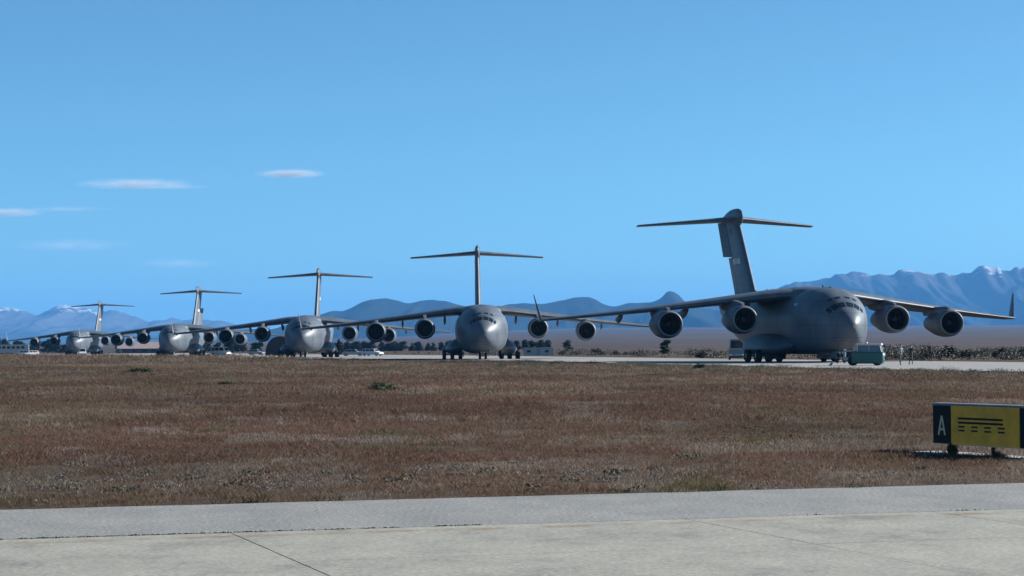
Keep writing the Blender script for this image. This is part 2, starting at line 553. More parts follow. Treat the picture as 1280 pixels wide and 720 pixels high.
def mountain(name, crest, D, depth, rough, m, seed, x0, x1, step):
    prof = pchip([p[0] for p in crest], [p[1] for p in crest])
    nx = int((x1-x0)/step)
    rows = 46
    def fn(i, t):
        x = x0 + (x1-x0)*i
        q = min(max(x, crest[0][0]), crest[-1][0])
        h = prof(q)
        out = abs(x-q)
        if out: h = max(h*0.55, h*(1 - out/9000) + 0.10*h*mn.noise(Vector((x/700, seed, 0))) + 0.06*h*mn.noise(Vector((x/260, seed, 4))))
        jag = lambda L, k: 0.32 - abs(mn.noise(Vector((x/L, seed*k, 1))))
        h += (40*jag(330, 3) + 34*jag(130, 5) + 20*jag(55, 7))*rough*(0.22 if rough < 0.9 else 1)
        if t <= 1:
            wx = x + 160*mn.noise(Vector((x/600, t*2.5, seed)))
            carve = abs(mn.noise(Vector((wx/420, t*1.1, seed))))*1.1 + abs(mn.noise(Vector((wx/170, t*2.2, seed+4))))*0.6 + abs(mn.noise(Vector((wx/70, t*5, seed+9))))*0.4
            z = h*t**0.85*(1 - 0.85*min(1, carve)*(1-t)**0.45*min(1, 3*t)) - 30*(1-t)
            y = D - depth*(1-t) + 0.25*depth*mn.noise(Vector((x/1500, seed, 2)))*(1-t)
            z = min(z, h*(y/D)) if t < 1 else h
        else:
            z = h*(1 - (t-1)*1.1) - 5
            y = D + depth*(t-1)
        return (x, y, z)
    mb = MB()
    ts = [k/(rows-6) for k in range(rows-5)] + [1.2, 1.5, 1.8]
    mb.grid(fn, [i/nx for i in range(nx+1)], ts)
    return tag(mb.build(name, m), kind='structure')

left_c = [(-4473, 358), (-4334, 350), (-4159, 300), (-4075, 327), (-3914, 375), (-3775, 346), (-3635, 318), (-3460, 323), (-3356, 288), (-3181, 231), (-2972, 250), (-2727, 249), (-2587, 234), (-2413, 191), (-2239, 148), (-1959, 111), (-1540, 74)]
mid_c = [(-1154, 89), (-1000, 131), (-908, 165), (-846, 180), (-819, 176), (-781, 187), (-723, 215), (-669, 232), (-615, 237), (-562, 228), (-496, 212), (-442, 221), (-385, 227), (-308, 216), (-193, 191), (-77, 190), (0, 205), (134, 204), (234, 219), (361, 235), (396, 226), (430, 208), (484, 194), (557, 205), (664, 210), (711, 227), (753, 262), (792, 250), (834, 209), (922, 180), (1075, 152), (1306, 112)]
right_c = [(893, 180), (1229, 267), (1453, 305), (1677, 343), (1901, 397), (2013, 424), (2125, 457), (2214, 457), (2360, 484), (2555, 466), (2662, 471), (2729, 500), (2818, 494), (2896, 475), (2986, 487), (3081, 468), (3159, 479), (3210, 495), (3283, 539), (3366, 513), (3472, 512), (3579, 534)]
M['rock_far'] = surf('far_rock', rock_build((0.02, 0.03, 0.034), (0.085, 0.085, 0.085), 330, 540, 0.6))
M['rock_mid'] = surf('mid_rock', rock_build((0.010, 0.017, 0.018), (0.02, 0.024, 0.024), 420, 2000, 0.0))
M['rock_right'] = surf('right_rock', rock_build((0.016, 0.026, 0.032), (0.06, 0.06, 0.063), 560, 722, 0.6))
mountain('mountain_range_left', left_c, 20000, 5200, 1.0, M['rock_far'], 3.3, -9500, -1500, 22)
mountain('mountain_range_middle', mid_c, 11000, 2600, 0.8, M['rock_mid'], 8.1, -1400, 1500, 12)
mountain('mountain_range_right', right_c, 16000, 4200, 1.1, M['rock_right'], 5.7, 700, 8000, 16)
M['haze'] = bpy.data.materials.new('haze_air')
M['haze'].use_nodes = True
_nt = M['haze'].node_tree
_nt.nodes.clear()
_pv = _nt.nodes.new('ShaderNodeVolumePrincipled')
_pv.inputs['Color'].default_value = (0.145, 0.47, 1.0, 1)
_pv.inputs['Density'].default_value = 4.5e-5
_pv.inputs['Anisotropy'].default_value = 0.0
_mo = _nt.nodes.new('ShaderNodeOutputMaterial')
_nt.links.new(_pv.outputs[0], _mo.inputs['Volume'])
mb = MB()
mb.box(-34000, 34000, -4000, 34000, -60, 680)
tag(mb.build('haze', M['haze']), 'thin blue haze over the plain and mountains', kind='stuff')

# ================================================================== THE CARGO AIRCRAFT
# body frame: x to the aircraft's left (picture right), y aft from the nose, z up
FS = [0.0, 0.08, 0.25, 0.8, 1.6, 2.6, 3.6, 5.0, 7.0, 9.0, 14, 22, 31, 34, 38, 42, 46, 49, 50.0]
f_top = pchip(FS, [3.32, 3.68, 3.98, 4.58, 5.12, 5.80, 6.34, 6.82, 7.08, 7.15, 7.15, 7.15, 7.15, 7.15, 7.15, 7.10, 6.95, 6.7, 6.45])
f_bot = pchip(FS, [3.28, 2.98, 2.62, 2.02, 1.52, 1.18, 0.98, 0.84, 0.76, 0.74, 0.74, 0.74, 0.80, 1.30, 2.4, 3.8, 5.0, 5.9, 6.2])
f_w = pchip(FS, [0.02, 0.30, 0.58, 1.12, 1.68, 2.22, 2.62, 3.02, 3.33, 3.43, 3.43, 3.43, 3.43, 3.43, 3.3, 2.9, 2.1, 1.1, 0.15])
def fus_y(s): return s + 6.0 if s < 7 else (13.0 + (s-7)*5/11 if s < 18 else s)
def fus(s, th):
    """th: 0 = picture right, pi/2 = top"""
    t, b, w_ = f_top(s), f_bot(s), f_w(s)
    e = 2/2.15 if math.sin(th) > 0 else 2/(2.15 + 0.75*min(1, -2*math.sin(th)))
    y = fus_y(s)
    c, q = math.cos(th), math.sin(th)
    return (w_*math.copysign(abs(c)**e, c), y, (t+b)/2 + (t-b)/2*math.copysign(abs(q)**e, q))

Z_ROOT, Z_SLOPE = 6.38, 0.107
def wing_sec(y):
    le = 15.5 + 0.52*y
    te = 28.2 + (0.02*y if y < 9 else 0.18 + 0.193*(y-9))
    z = Z_ROOT - Z_SLOPE*max(0, y-3.4) + 0.0022*max(0, y-12)**2*0.5
    tc = 0.122 - 0.025*min(1, y/25)
    return le, te - le, z, tc
def wing_pt(y, a, sgn):
    """a in 0..1 runs round the section: trailing edge, top, leading edge (0.5), underside, trailing edge"""
    le, c, z, tc = wing_sec(y)
    if a <= 0.5: xx = (1 + math.cos(a*2*math.pi))/2; up = 1
    else: xx = (1 + math.cos(a*2*math.pi))/2; up = -1
    th = 5*tc*(0.2969*math.sqrt(max(xx, 0)) - 0.126*xx - 0.3516*xx**2 + 0.2843*xx**3 - 0.1036*xx**4)
    cam_ = 0.02*(1-(2*xx-0.9)**2) - 0.03*xx
    return (sgn*y, le + c*xx, z + c*(cam_ + up*th*(1.0 if up > 0 else 0.8)))

def foil(p0, c0, t0, p1, c1, t1, name, m, parent, x0=0.0, x1=1.0, n=9, segs=4):
    """tapered surface from section 0 (leading edge p0, chord c0, thickness t0) to section 1; only the chord range x0..x1"""
    mb = MB()
    p0, p1 = Vector(p0), Vector(p1)
    d = p1 - p0
    span = Vector((d.x, 0, d.z)).normalized()
    nrm = span.cross(Vector((0, 1, 0))).normalized()
    xs = [x0 + (x1-x0)*(1-math.cos(math.pi*k/n))/2 for k in range(n+1)]
    def hth(x): return 5*(0.2969*math.sqrt(x) - 0.126*x - 0.3516*x*x + 0.2843*x**3 - 0.1015*x**4)
    ring = [(x, hth(x)) for x in xs] + [(x, -hth(x)) for x in xs[::-1]]
    if x0 == 0: ring = ring[:-1]
    def P(u, k):
        p = p0.lerp(p1, u); c = c0 + (c1-c0)*u; t = t0 + (t1-t0)*u
        x, h = ring[k]
        return p + Vector((0, c*x, 0)) + nrm*(h*t*c)
    ks = list(range(len(ring)))
    mb.grid(P, [i/segs for i in range(segs+1)], ks, closed=True)
    mb.add([P(0, k) for k in ks], [tuple(ks)]); mb.add([P(1, k) for k in ks], [tuple(ks)])
    return mb.build(name, m, parent)

def build_aircraft():
    root = thing('cargo_aircraft', 'x', 'aircraft', (0, 0, 0))
    G, GD, GL = M['grey'], M['grey_dark'], M['grey_light']
    # ---- fuselage
    mb = MB()
    ss = [0, .03, .08, .15, .25, .4, .6, .8, 1.1, 1.4, 1.7, 2.0, 2.3, 2.6, 3.0, 3.4, 3.8, 4.4, 5, 6, 7, 8, 9, 11, 14, 18, 22, 26, 30, 31, 32, 33, 34, 35, 36, 38, 40, 42, 44, 46, 47.5, 48.5, 49.3, 50]
    NT = 56
    mb.grid(lambda s, k: fus(s, 2*math.pi*k/NT), ss, list(range(NT)), closed=True)
    body = mb.build('fuselage', G, root)
    # cockpit panes: windshield row, side panes, brow panes
    hp = math.pi/2
    for sg in (-1, 1):
        for (s0, s1, a0, a1) in ((1.66, 2.3, 0.03, 0.36), (1.72, 2.36, 0.40, 0.72), (1.92, 2.5, 0.77, 0.96), (2.9, 3.2, 0.08, 0.28), (2.95, 3.25, 0.38, 0.56)):
            patch(fus, s0, s1, hp + sg*a0, hp + sg*a1, 5, 5, 0.012).build('cockpit_window', M['glass'], body)
        # crew door and its outline, a small pale stencil aft of it
        patch(fus, 5.2, 6.3, hp + sg*1.50, hp + sg*2.02, 3, 6, 0.010).build('door', G, body)
        patch(fus, 8.0, 9.6, hp + sg*1.05, hp + sg*1.13, 4, 2, 0.011).build('stencil', M['mark'], body)
    # refuelling receptacle and blade antennas on the spine
    patch(fus, 7.6, 9.0, hp - 0.12, hp + 0.12, 3, 3, 0.012).build('receptacle', GD, body)
    for s_, h_ in ((6.4, 0.2), (10.8, 0.28), (34.0, 0.4)):
        mb = MB(); z = f_top(s_) - 0.05; s_ = fus_y(s_)
        mb.add([(0.03, s_, z), (-0.03, s_, z), (-0.03, s_+.45, z), (0.03, s_+.45, z), (0.015, s_+.25, z+h_), (-0.015, s_+.25, z+h_), (-0.015, s_+.5, z+h_), (0.015, s_+.5, z+h_)],
               [(0, 1, 5, 4), (1, 2, 6, 5), (2, 3, 7, 6), (3, 0, 4, 7), (4, 5, 6, 7)])
        mb.build('antenna', GD, body)
    # ---- wing fairing over the shoulder
    mb = MB()
    hw = pchip([14.2, 15, 17, 22, 27, 30, 32.5, 33.5], [0.3, 1.5, 2.7, 3.1, 3.1, 2.6, 1.4, 0.3])
    ht = pchip([14.2, 15, 17, 22, 27, 30, 32.5, 33.5], [6.95, 7.1, 7.3, 7.42, 7.38, 7.28, 7.1, 6.95])
    mb.grid(lambda s, k: (hw(s)*math.cos(math.pi*k/16), s, 6.2 + (ht(s)-6.2)*math.sin(math.pi*k/16)**0.8), [14.2, 14.5, 15, 15.8, 17, 19, 22, 25, 27, 28.5, 30, 31.5, 32.5, 33.1, 33.5], list(range(17)))
    mb.build('wing_fairing', G, root)
    # ---- main gear sponsons
    for sg in (-1, 1):
        mb = MB()
        px = pchip([15.0, 16.5, 19, 22, 26, 29, 31.5], [3.1, 4.3, 5.15, 5.3, 5.2, 4.4, 3.1])
        pt = pchip([15.0, 16.5, 19, 22, 26, 29, 31.5], [1.8, 2.4, 2.75, 2.85, 2.8, 2.5, 1.9])
        pb = pchip([15.0, 16.5, 19, 22, 26, 29, 31.5], [1.5, 1.05, 0.70, 0.62, 0.70, 1.1, 1.7])
        def pod(s, k):
            t = -hp + math.pi*k/12
            q = (math.sin(t) + 1)/2
            x = 2.6 + (px(s)-2.6)*(abs(math.cos(t))**0.6)*(1.04 - 0.5*q)
            z = pb(s) + (pt(s)-pb(s))*q
            return (sg*x, s, z)
        mb.grid(pod, [15, 15.6, 16.5, 17.7, 19, 20.5, 22, 24, 26, 27.5, 29, 30.4, 31.5], list(range(13)))
        pod_o = mb.build('gear_sponson', G, root)
        # ---- main gear: two legs a side, each with three wheels abreast
        for s_ in (20.4, 23.9):
            mb = MB()
            mb.tube([(sg*3.9, s_, 1.6), (sg*3.9, s_, 0.62)], [0.17, 0.14], 10)
            mb.tube([(sg*2.75, s_, 0.62), (sg*5.05, s_, 0.62)], 0.09, 8)
            mb.tube([(sg*3.9, s_+0.15, 1.5), (sg*3.9, s_+0.75, 1.1)], 0.07, 8)
            leg = mb.build('main_gear', M['strut'], root)
            for xw in (2.8, 3.9, 5.0):
                wmb = MB()
                wmb.lathe([(-.2, .30), (-.25, .36), (-.26, .52), (-.20, .60), (-.10, .625), (.10, .625), (.20, .60), (.26, .52), (.25, .36), (.2, .30)], 24, 'X', 0, (sg*xw, s_, 0.625))
                wmb.lathe([(-.17, .02), (-.21, .12), (-.19, .31), (.19, .31), (.21, .12), (.17, .02)], 16, 'X', 1, (sg*xw, s_, 0.625))
                wmb.build('wheel', [M['rubber'], M['rim']], leg)
        mb = MB(); mb.box(sg*2.42-0.03, sg*2.42+0.03, 19.5, 25.0, 0.30, 1.1, 0, 0.02); mb.build('gear_door', GD, root)
    # ---- nose gear
    mb = MB()
    mb.tube([(0, 9.6, 1.3), (0, 9.7, 0.46)], [0.13, 0.09], 10)
    mb.tube([(-0.42, 9.7, 0.46), (0.42, 9.7, 0.46)], 0.06, 8)
    mb.tube([(0, 9.65, 0.9), (0, 10.8, 1.3)], 0.05, 8)
    leg = mb.build('nose_gear', M['strut'], root)
    for xw in (-0.38, 0.38):
        wmb = MB()
        wmb.lathe([(-.13, .22), (-.17, .27), (-.17, .38), (-.12, .45), (.12, .45), (.17, .38), (.17, .27), (.13, .22)], 20, 'X', 0, (xw, 9.7, 0.46))
        wmb.lathe([(-.11, .02), (-.13, .1), (-.12, .23), (.12, .23), (.13, .1), (.11, .02)], 14, 'X', 1, (xw, 9.7, 0.46))
        wmb.build('wheel', [M['rubber'], M['rim']], leg)
    for sg in (-1, 1):
        mb = MB(); mb.box(sg*0.78-0.025, sg*0.78+0.025, 8.5, 10.8, 0.42, 1.25, 0, 0.02)
        mb.build('nose_gear_door', G, root)
        mb = MB(); mb.lathe([(0, .02), (0, .12), (.1, .13)], 12, 'Y', 0, (sg*0.18, 9.4, 0.95))
        mb.build('landing_light', M['lamp'], leg)
    # ---- wings
    for sg in (-1, 1):
        mb = MB()
        ysec = [2.2, 3.4, 5, 7, 9, 11, 14, 17, 20, 22.5, 24.3, 24.8]
        NA = 40
        mb.grid(lambda y, k: wing_pt(y, k/NA, sg), ysec, list(range(NA)), closed=True)
        mb.add([wing_pt(24.8, k/NA, sg) for k in range(NA)], [tuple(range(NA))])
        wg = mb.build('wing', G, root)
        wf = lambda y, a: wing_pt(y, a, sg)
        # slats along the leading edge
        for (a0, a1) in ((3.9, 6.7), (8.5, 13.2), (15.1, 19.6), (19.8, 24.2)):
            patch(wf, a0, a1, 0.40, 0.555, 8, 8, 0.018, flip=(sg < 0)).build('slat', GL, wg)
        # aileron and flap panels
        patch(wf, 17.2, 23.6, 0.80, 0.985, 5, 4, 0.012, flip=(sg < 0)).build('aileron', G, wg)
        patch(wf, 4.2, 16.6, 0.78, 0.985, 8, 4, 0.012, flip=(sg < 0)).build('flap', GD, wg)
        # flap hinge fairings
        for yf in (4.9, 10.7, 16.9):
            le, c, z, tc = wing_sec(yf)
            y0, y1 = le + 0.52*c, le + c + 0.9
            k = 1 - 0.02*yf
            mb = MB()
            pr = pchip([0, .15, .45, .75, 1], [0.03, .24, .33, .24, .03])
            mb.grid(lambda t, j: (sg*yf + 0.62*pr(t)*k*math.cos(2*math.pi*j/12), y0 + (y1-y0)*t, z - 0.05*c - 0.55*k*smooth(t*1.6) + 1.9*pr(t)*k*math.sin(2*math.pi*j/12)),
                    [0, .04, .1, .2, .35, .5, .65, .8, .92, .97, 1], list(range(12)), closed=True)
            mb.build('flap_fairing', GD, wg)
        # winglet
        le, c, z, tc = wing_sec(24.8)
        wl_ = foil((sg*24.78, le+0.35, z-0.02), c-1.45, .10, (sg*25.35, le+1.8, z+2.6), 0.40, .09, 'winglet', G, wg, n=8, segs=3)
    # ---- engines
    for (xe, ye, ze) in ((-14.17, 18.3, 3.74), (-7.58, 15.3, 4.12), (7.58, 15.3, 4.12), (14.17, 18.3, 3.74)):
        mb = MB()
        outer = [(0.10, 1.21), (0.25, 1.27), (0.6, 1.34), (1.2, 1.38), (2.2, 1.385), (3.2, 1.30), (4.2, 1.13), (5.2, .93), (6.0, .76), (6.3, .70)]
        mb.lathe([(a, r) for a, r in outer], 40, 'Y')
        en = mb.build('engine', G, root, (xe, ye, ze))
        mb = MB(); mb.lathe([(0.10, 1.213), (0.03, 1.18), (0.0, 1.13), (0.02, 1.085), (0.10, 1.055), (0.2, 1.04)], 40, 'Y')
        mb.build('inlet_lip', M['lip'], en)
        mb = MB(); mb.lathe([(0.2, 1.04), (0.5, 1.02), (1.0, 1.03), (1.3, 1.04)], 40, 'Y')
        mb.build('inlet_duct', M['duct'], en)
        mb = MB()
        for k in range(24):
            a = 2*math.pi*k/24
            def bl(r, t, o): 
                tw = a + o*(0.14 + 0.05*(1-r))
                return (r*math.cos(tw), t, r*math.sin(tw))
            mb.add([bl(.28, 1.02, -.5), bl(.28, 1.2, .5), bl(.65, 1.14, .62), bl(1.02, 1.10, .8), bl(1.02, 1.02, -.3), bl(.65, 1.0, -.4)], [(0, 1, 2, 5), (5, 2, 3, 4)])
        mb.lathe([(1.24, 1.04), (1.24, .02)], 32, 'Y')
        mb.build('fan', M['fan'], en)
        mb = MB(); mb.lathe([(0.66, .01), (0.7, .08), (0.85, .2), (1.02, .28), (1.1, .29)], 20, 'Y')
        mb.build('spinner', M['duct'], en)
        mb = MB(); mb.lathe([(6.28, .69), (6.0, .66), (5.8, .5), (5.9, .42), (6.4, .3), (7.0, .03)], 24, 'Y')
        mb.build('exhaust_cone', GD, en)
        le, c, z, tc = wing_sec(abs(xe))
        mb = MB()
        w2 = 0.2
        prof = [(0.55, 1.30), (1.1, 1.62), (le-ye-0.1, z-ze+0.12), (le-ye+1.0, z-ze-0.05), (le-ye+0.62*c, z-ze-0.12), (le-ye+0.45*c, z-ze-0.75), (5.6, 0.75), (3.0, 1.2)]
        n = len(prof)
        mb.add([(-w2*(0.3 if i in (0, 4) else 1), a, b) for i, (a, b) in enumerate(prof)] + [(w2*(0.3 if i in (0, 4) else 1), a, b) for i, (a, b) in enumerate(prof)],
               [tuple(range(n)), tuple(range(n, 2*n))] + [(i, (i+1) % n, n+(i+1) % n, n+i) for i in range(n)])
        mb.build('pylon', G, en)
        # strake on the nacelle shoulder
        mb = MB(); sg = 1 if xe < 0 else -1
        mb.add([(sg*1.02, 1.0, .93), (sg*1.0, 2.6, .93), (sg*1.3, 2.5, 1.22), (sg*1.2, 1.5, 1.12)], [(0, 1, 2, 3)])
        mb.build('strake', G, en)
    # ---- fin with two-piece rudder
    z0, z1 = 6.7, 15.55
    def fin_le(z): return 38.3 + (z-z0)*0.80
    def fin_c(z): return 8.3 - (z-z0)*0.17
    foil((0, fin_le(z0), z0), fin_c(z0), .115, (0, fin_le(z1), z1), fin_c(z1), .105, 'tail_fin', G, root, 0.0, 0.68, 9, 6)
    fin = root.children[-1]
    mb = MB()   # dorsal fillet
    mb.grid(lambda s, k: ((0.32*math.cos(math.pi*k/8))*((s-35.2)/5), s, f_top(s)-0.15 + 0.95*((s-35.2)/5)**2*math.sin(math.pi*k/8)), [35.2, 36, 37, 38, 39, 40.2], list(range(9)))
    mb.build('dorsal_fillet', G, root)
    rud = []
    zm = 11.3
    for nm, za, zb in (('lower_rudder', z0+0.45, zm-0.04), ('upper_rudder', zm+0.04, z1-0.35)):
        ha = Vector((0, fin_le(za) + 0.69*fin_c(za), za)); hb = Vector((0, fin_le(zb) + 0.69*fin_c(zb), zb))
        tmp = foil((0, fin_le(za)-ha.y, za-ha.z), fin_c(za), .115, (0, fin_le(zb)-ha.y, zb-ha.z), fin_c(zb), .105, nm, G, root, 0.69, 1.0, 5, 3)
        tmp.location = ha
        tmp.rotation_mode = 'AXIS_ANGLE'
        ax = (hb-ha).normalized()
        tmp.rotation_axis_angle = (0, ax.x, ax.y, ax.z)
    # tail band with worn markings, both sides
    def fside(sg):
        def f(z, x):
            h = 5*(0.2969*math.sqrt(x) - 0.126*x - 0.3516*x*x + 0.2843*x**3 - 0.1015*x**4)
            c = fin_c(z)
            return (sg*h*0.11*c, fin_le(z) + c*x, z)
        return f
    for sg in (-1, 1):
        for (za, zb, xa, xb, mm) in ((10.45, 11.05, .22, .38, 'mark'), (10.5, 11.1, .41, .47, 'mark'), (10.45, 11.05, .50, .655, 'mark'), (13.9, 14.4, .34, .48, 'mark_dark')):
            patch(fside(sg), za, zb, xa, xb, 2, 4, 0.012, flip=(sg > 0)).build('tail_marking', M[mm], fin)
    # ---- bullet fairing and tailplane
    mb = MB()
    br = pchip([43.6, 43.9, 44.5, 45.5, 47.5, 49.5, 51.2, 52.6], [.03, .36, .62, .78, .80, .60, .28, .03])
    mb.grid(lambda s, k: (0.5*br(s)*math.cos(2*math.pi*k/20), s, 15.72 + 1.32*br(s)*math.sin(2*math.pi*k/20) - (0.25*br(s))), [43.6, 43.7, 43.9, 44.2, 44.6, 45.1, 45.7, 46.5, 47.5, 48.5, 49.5, 50.5, 51.2, 52, 52.6], list(range(20)), closed=True)
    mb.build('bullet_fairing', G, root)
    for sg in (-1, 1):
        foil((sg*0.3, 45.0, 15.42), 6.3, .10, (sg*9.85, 49.9, 14.9), 2.7, .09, 'tailplane', G, root, 0.0, 0.70, 9, 5)
        foil((sg*0.75, 45.23, 15.395), 6.13, .10, (sg*9.75, 49.85, 14.905), 2.74, .09, 'elevator', G, root, 0.708, 1.0, 5, 4)
    return root

proto = build_aircraft()
GRP = 'grey cargo aircraft parked in a row on the runway'
planes = [
    ((32.24, 204.13, 0), 9.63, 'nearest and largest grey cargo aircraft, at the right, with the green tractor at its nose', 0, -19),
    ((-3.55, 289.6, 0), 1.875, 'second grey cargo aircraft from the right, facing straight ahead, half its nose sunlit', 0, 0),
    ((-35.7, 381.4, 0), 0.5, 'third grey cargo aircraft from the right, in the middle of the row of five', 0, 0),
    ((-76.63, 502.6, 0), -1.7, 'fourth grey cargo aircraft from the right with its lower rudder turned aside', 24, 0),
    ((-128.2, 661.3, 0), -1.06, 'farthest and smallest grey cargo aircraft at the left end of the row', 0, 0)]
for i, (loc, yaw, lab, lo, up) in enumerate(planes):
    a = proto if i == 0 else copy_tree(proto)
    a.location = loc
    a.rotation_euler = (0, 0, R(yaw))
    tag(a, lab, 'aircraft', GRP)
    for ch in a.children:
        if ch.name.startswith('lower_rudder') or ch.name.startswith('upper_rudder'):
            q = list(ch.rotation_axis_angle)
            q[0] = R(lo if ch.name.startswith('lower') else up)
            q[0] = -q[0]
            ch.rotation_axis_angle = q

# ================================================================== CLOUDS (thin lens clouds high beyond the range)
def cloud(label, x, y, z, a, h, b, dens, seed, cut=0.42):
    bm = bmesh.new()
    bmesh.ops.create_icosphere(bm, subdivisions=4, radius=1.0)
    for v in bm.verts:
        k = 1 + 0.18*mn.noise(v.co*1.7 + Vector((seed, 0, 0)))
        v.co = Vector((v.co.x*a*k, v.co.y*b*k, v.co.z*h*(k if v.co.z > 0 else 0.8)))
    mb = MB(); mb.bm(bm, 0, True)
    m = bpy.data.materials.new('cloud_vapour')
    m.use_nodes = True
    nt = m.node_tree
    nt.nodes.clear()
    tc = nt.nodes.new('ShaderNodeTexCoord')
    mp = nt.nodes.new('ShaderNodeMapping')
    mp.inputs['Scale'].default_value = (1/a, 1/b, 1/h)
    nt.links.new(tc.outputs['Object'], mp.inputs['Vector'])
    ln = nt.nodes.new('ShaderNodeVectorMath'); ln.operation = 'LENGTH'
    nt.links.new(mp.outputs[0], ln.inputs[0])
    m2 = nt.nodes.new('ShaderNodeMapping')
    m2.inputs['Scale'].default_value = (3.4/a, 3.4/a, 1.5/h); m2.inputs['Location'].default_value = (seed, seed*2, 0)
    nt.links.new(tc.outputs['Object'], m2.inputs['Vector'])
    nz = noise_node(nt, m2.outputs[0], 1.0, 5, 0.6)
    fall = nt.nodes.new('ShaderNodeMapRange')
    nt.links.new(ln.outputs['Value'], fall.inputs[0])
    fall.inputs[1].default_value = 1.0; fall.inputs[2].default_value = 0.0; fall.inputs[3].default_value = 0; fall.inputs[4].default_value = 1
    pw = nt.nodes.new('ShaderNodeMath'); pw.operation = 'POWER'; nt.links.new(fall.outputs[0], pw.inputs[0]); pw.inputs[1].default_value = 1.9
    sb = nt.nodes.new('ShaderNodeMapRange')
    nt.links.new(nz, sb.inputs[0])
    sb.inputs[1].default_value = cut - 0.12; sb.inputs[2].default_value = cut + 0.28
    ml = nt.nodes.new('ShaderNodeMath'); ml.operation = 'MULTIPLY'
    nt.links.new(pw.outputs[0], ml.inputs[0]); nt.links.new(sb.outputs[0], ml.inputs[1])
    m3 = nt.nodes.new('ShaderNodeMath'); m3.operation = 'MULTIPLY'
    nt.links.new(ml.outputs[0], m3.inputs[0]); m3.inputs[1].default_value = dens
    vs_ = nt.nodes.new('ShaderNodeVolumeScatter')
    vs_.inputs['Color'].default_value = (1, 1, 1, 1)
    nt.links.new(m3.outputs[0], vs_.inputs['Density'])
    mo = nt.nodes.new('ShaderNodeOutputMaterial')
    nt.links.new(vs_.outputs[0], mo.inputs['Volume'])
    o = mb.build('cloud', m, None, (x, y, z))
    return tag(o, label, 'cloud', 'thin lens clouds')
cloud('long thin white cloud trailing to the right, upper left sky', -6900, 42000, 3025, 1305, 128.25, 546, 0.007609, 1.3)
cloud('thin trailing streak right of the long white cloud', -6210, 42000, 2965, 899, 51.3, 390, 0.003192, 3.3)
cloud('short bright white lens cloud, left of centre sky', -4060, 42000, 3195, 754, 101.25, 416, 0.01383, 4.1, 0.36)
cloud('white cloud cut off by the left edge of the sky', -9210, 42000, 2515, 754, 108, 416, 0.01037, 7.7, 0.38)
cloud('faint thin streak of cloud right of the left edge cloud', -8110, 42000, 2575, 1015, 67.5, 416, 0.003458, 2.9)
cloud('very faint broad veil of cloud low in the left sky', -8260, 43000, 1955, 1450, 162, 546, 0.002075, 9.2)
cloud('very faint small veil of cloud above the fourth aircraft', -6260, 43000, 1595, 1015, 121.5, 546, 0.002075, 5.5)

# ================================================================== VEGETATION
def leaf_mesh(name, blobs, n, size, cols, seed, trunk=None, flat=1.0, stems=0):
    """leaf-sized faces scattered through clumps; blobs: (x, y, z, rx, ry, rz)"""
    r = np.random.default_rng(seed)
    bl = np.array(blobs, float)
    vol = bl[:, 3]*bl[:, 4]*bl[:, 5]
    idx = r.choice(len(bl), n, p=vol/vol.sum())
    d = r.normal(size=(n, 3)); d /= np.linalg.norm(d, axis=1)[:, None]
    rad = r.random(n)**0.42
    sub = 1 + 0.22*np.sin(d[:, 0]*7 + bl[idx, 0]*5) * np.cos(d[:, 2]*6 + d[:, 1]*5)
    p = bl[idx, :3] + d*bl[idx, 3:]*(rad*sub)[:, None]
    p[:, 2] = np.maximum(p[:, 2], 0.02)
    u = r.normal(size=(n, 3)); u /= np.linalg.norm(u, axis=1)[:, None]
    v = np.cross(u, r.normal(size=(n, 3))); v /= np.linalg.norm(v, axis=1)[:, None]
    s = size*r.uniform(0.6, 1.4, n)[:, None]
    q = np.stack([p - u*s*0.9, p + v*s*0.45, p + u*s*0.9, p - v*s*0.45], 1).reshape(-1, 3)
    c = np.array(cols)[r.integers(0, len(cols), n)]*r.uniform(0.7, 1.3, (n, 1))
    clump = 0.75 + 0.5*r.random(len(bl))
    c = c*clump[idx][:, None]
    c = np.concatenate([np.repeat(c, 4, 0), np.ones((4*n, 1))], 1)
    me = bpy.data.meshes.new(name)
    me.from_pydata([], [], [])
    me.vertices.add(4*n); me.vertices.foreach_set('co', q.ravel().astype(np.float32))
    me.loops.add(4*n); me.loops.foreach_set('vertex_index', np.arange(4*n, dtype=np.int32))
    me.polygons.add(n); me.polygons.foreach_set('loop_start', np.arange(0, 4*n, 4, dtype=np.int32))
    me.update(calc_edges=True)
    add_tone(me, c)
    me.materials.append(M['leaf'])
    return me

DARK = [(0.0136, 0.0221, 0.0119), (0.0187, 0.0289, 0.01445), (0.0102, 0.01615, 0.01105)]
OLIVE = [(0.05737, 0.06375, 0.02805), (0.0765, 0.07905, 0.03825), (0.04208, 0.051, 0.0255)]
GREEN = [(0.02975, 0.0527, 0.017), (0.0425, 0.06375, 0.02125), (0.0238, 0.0425, 0.017)]
BROWNSH = [(0.06375, 0.05355, 0.03825), (0.04462, 0.03825, 0.02805), (0.051, 0.05355, 0.03188), (0.08925, 0.07395, 0.051)]

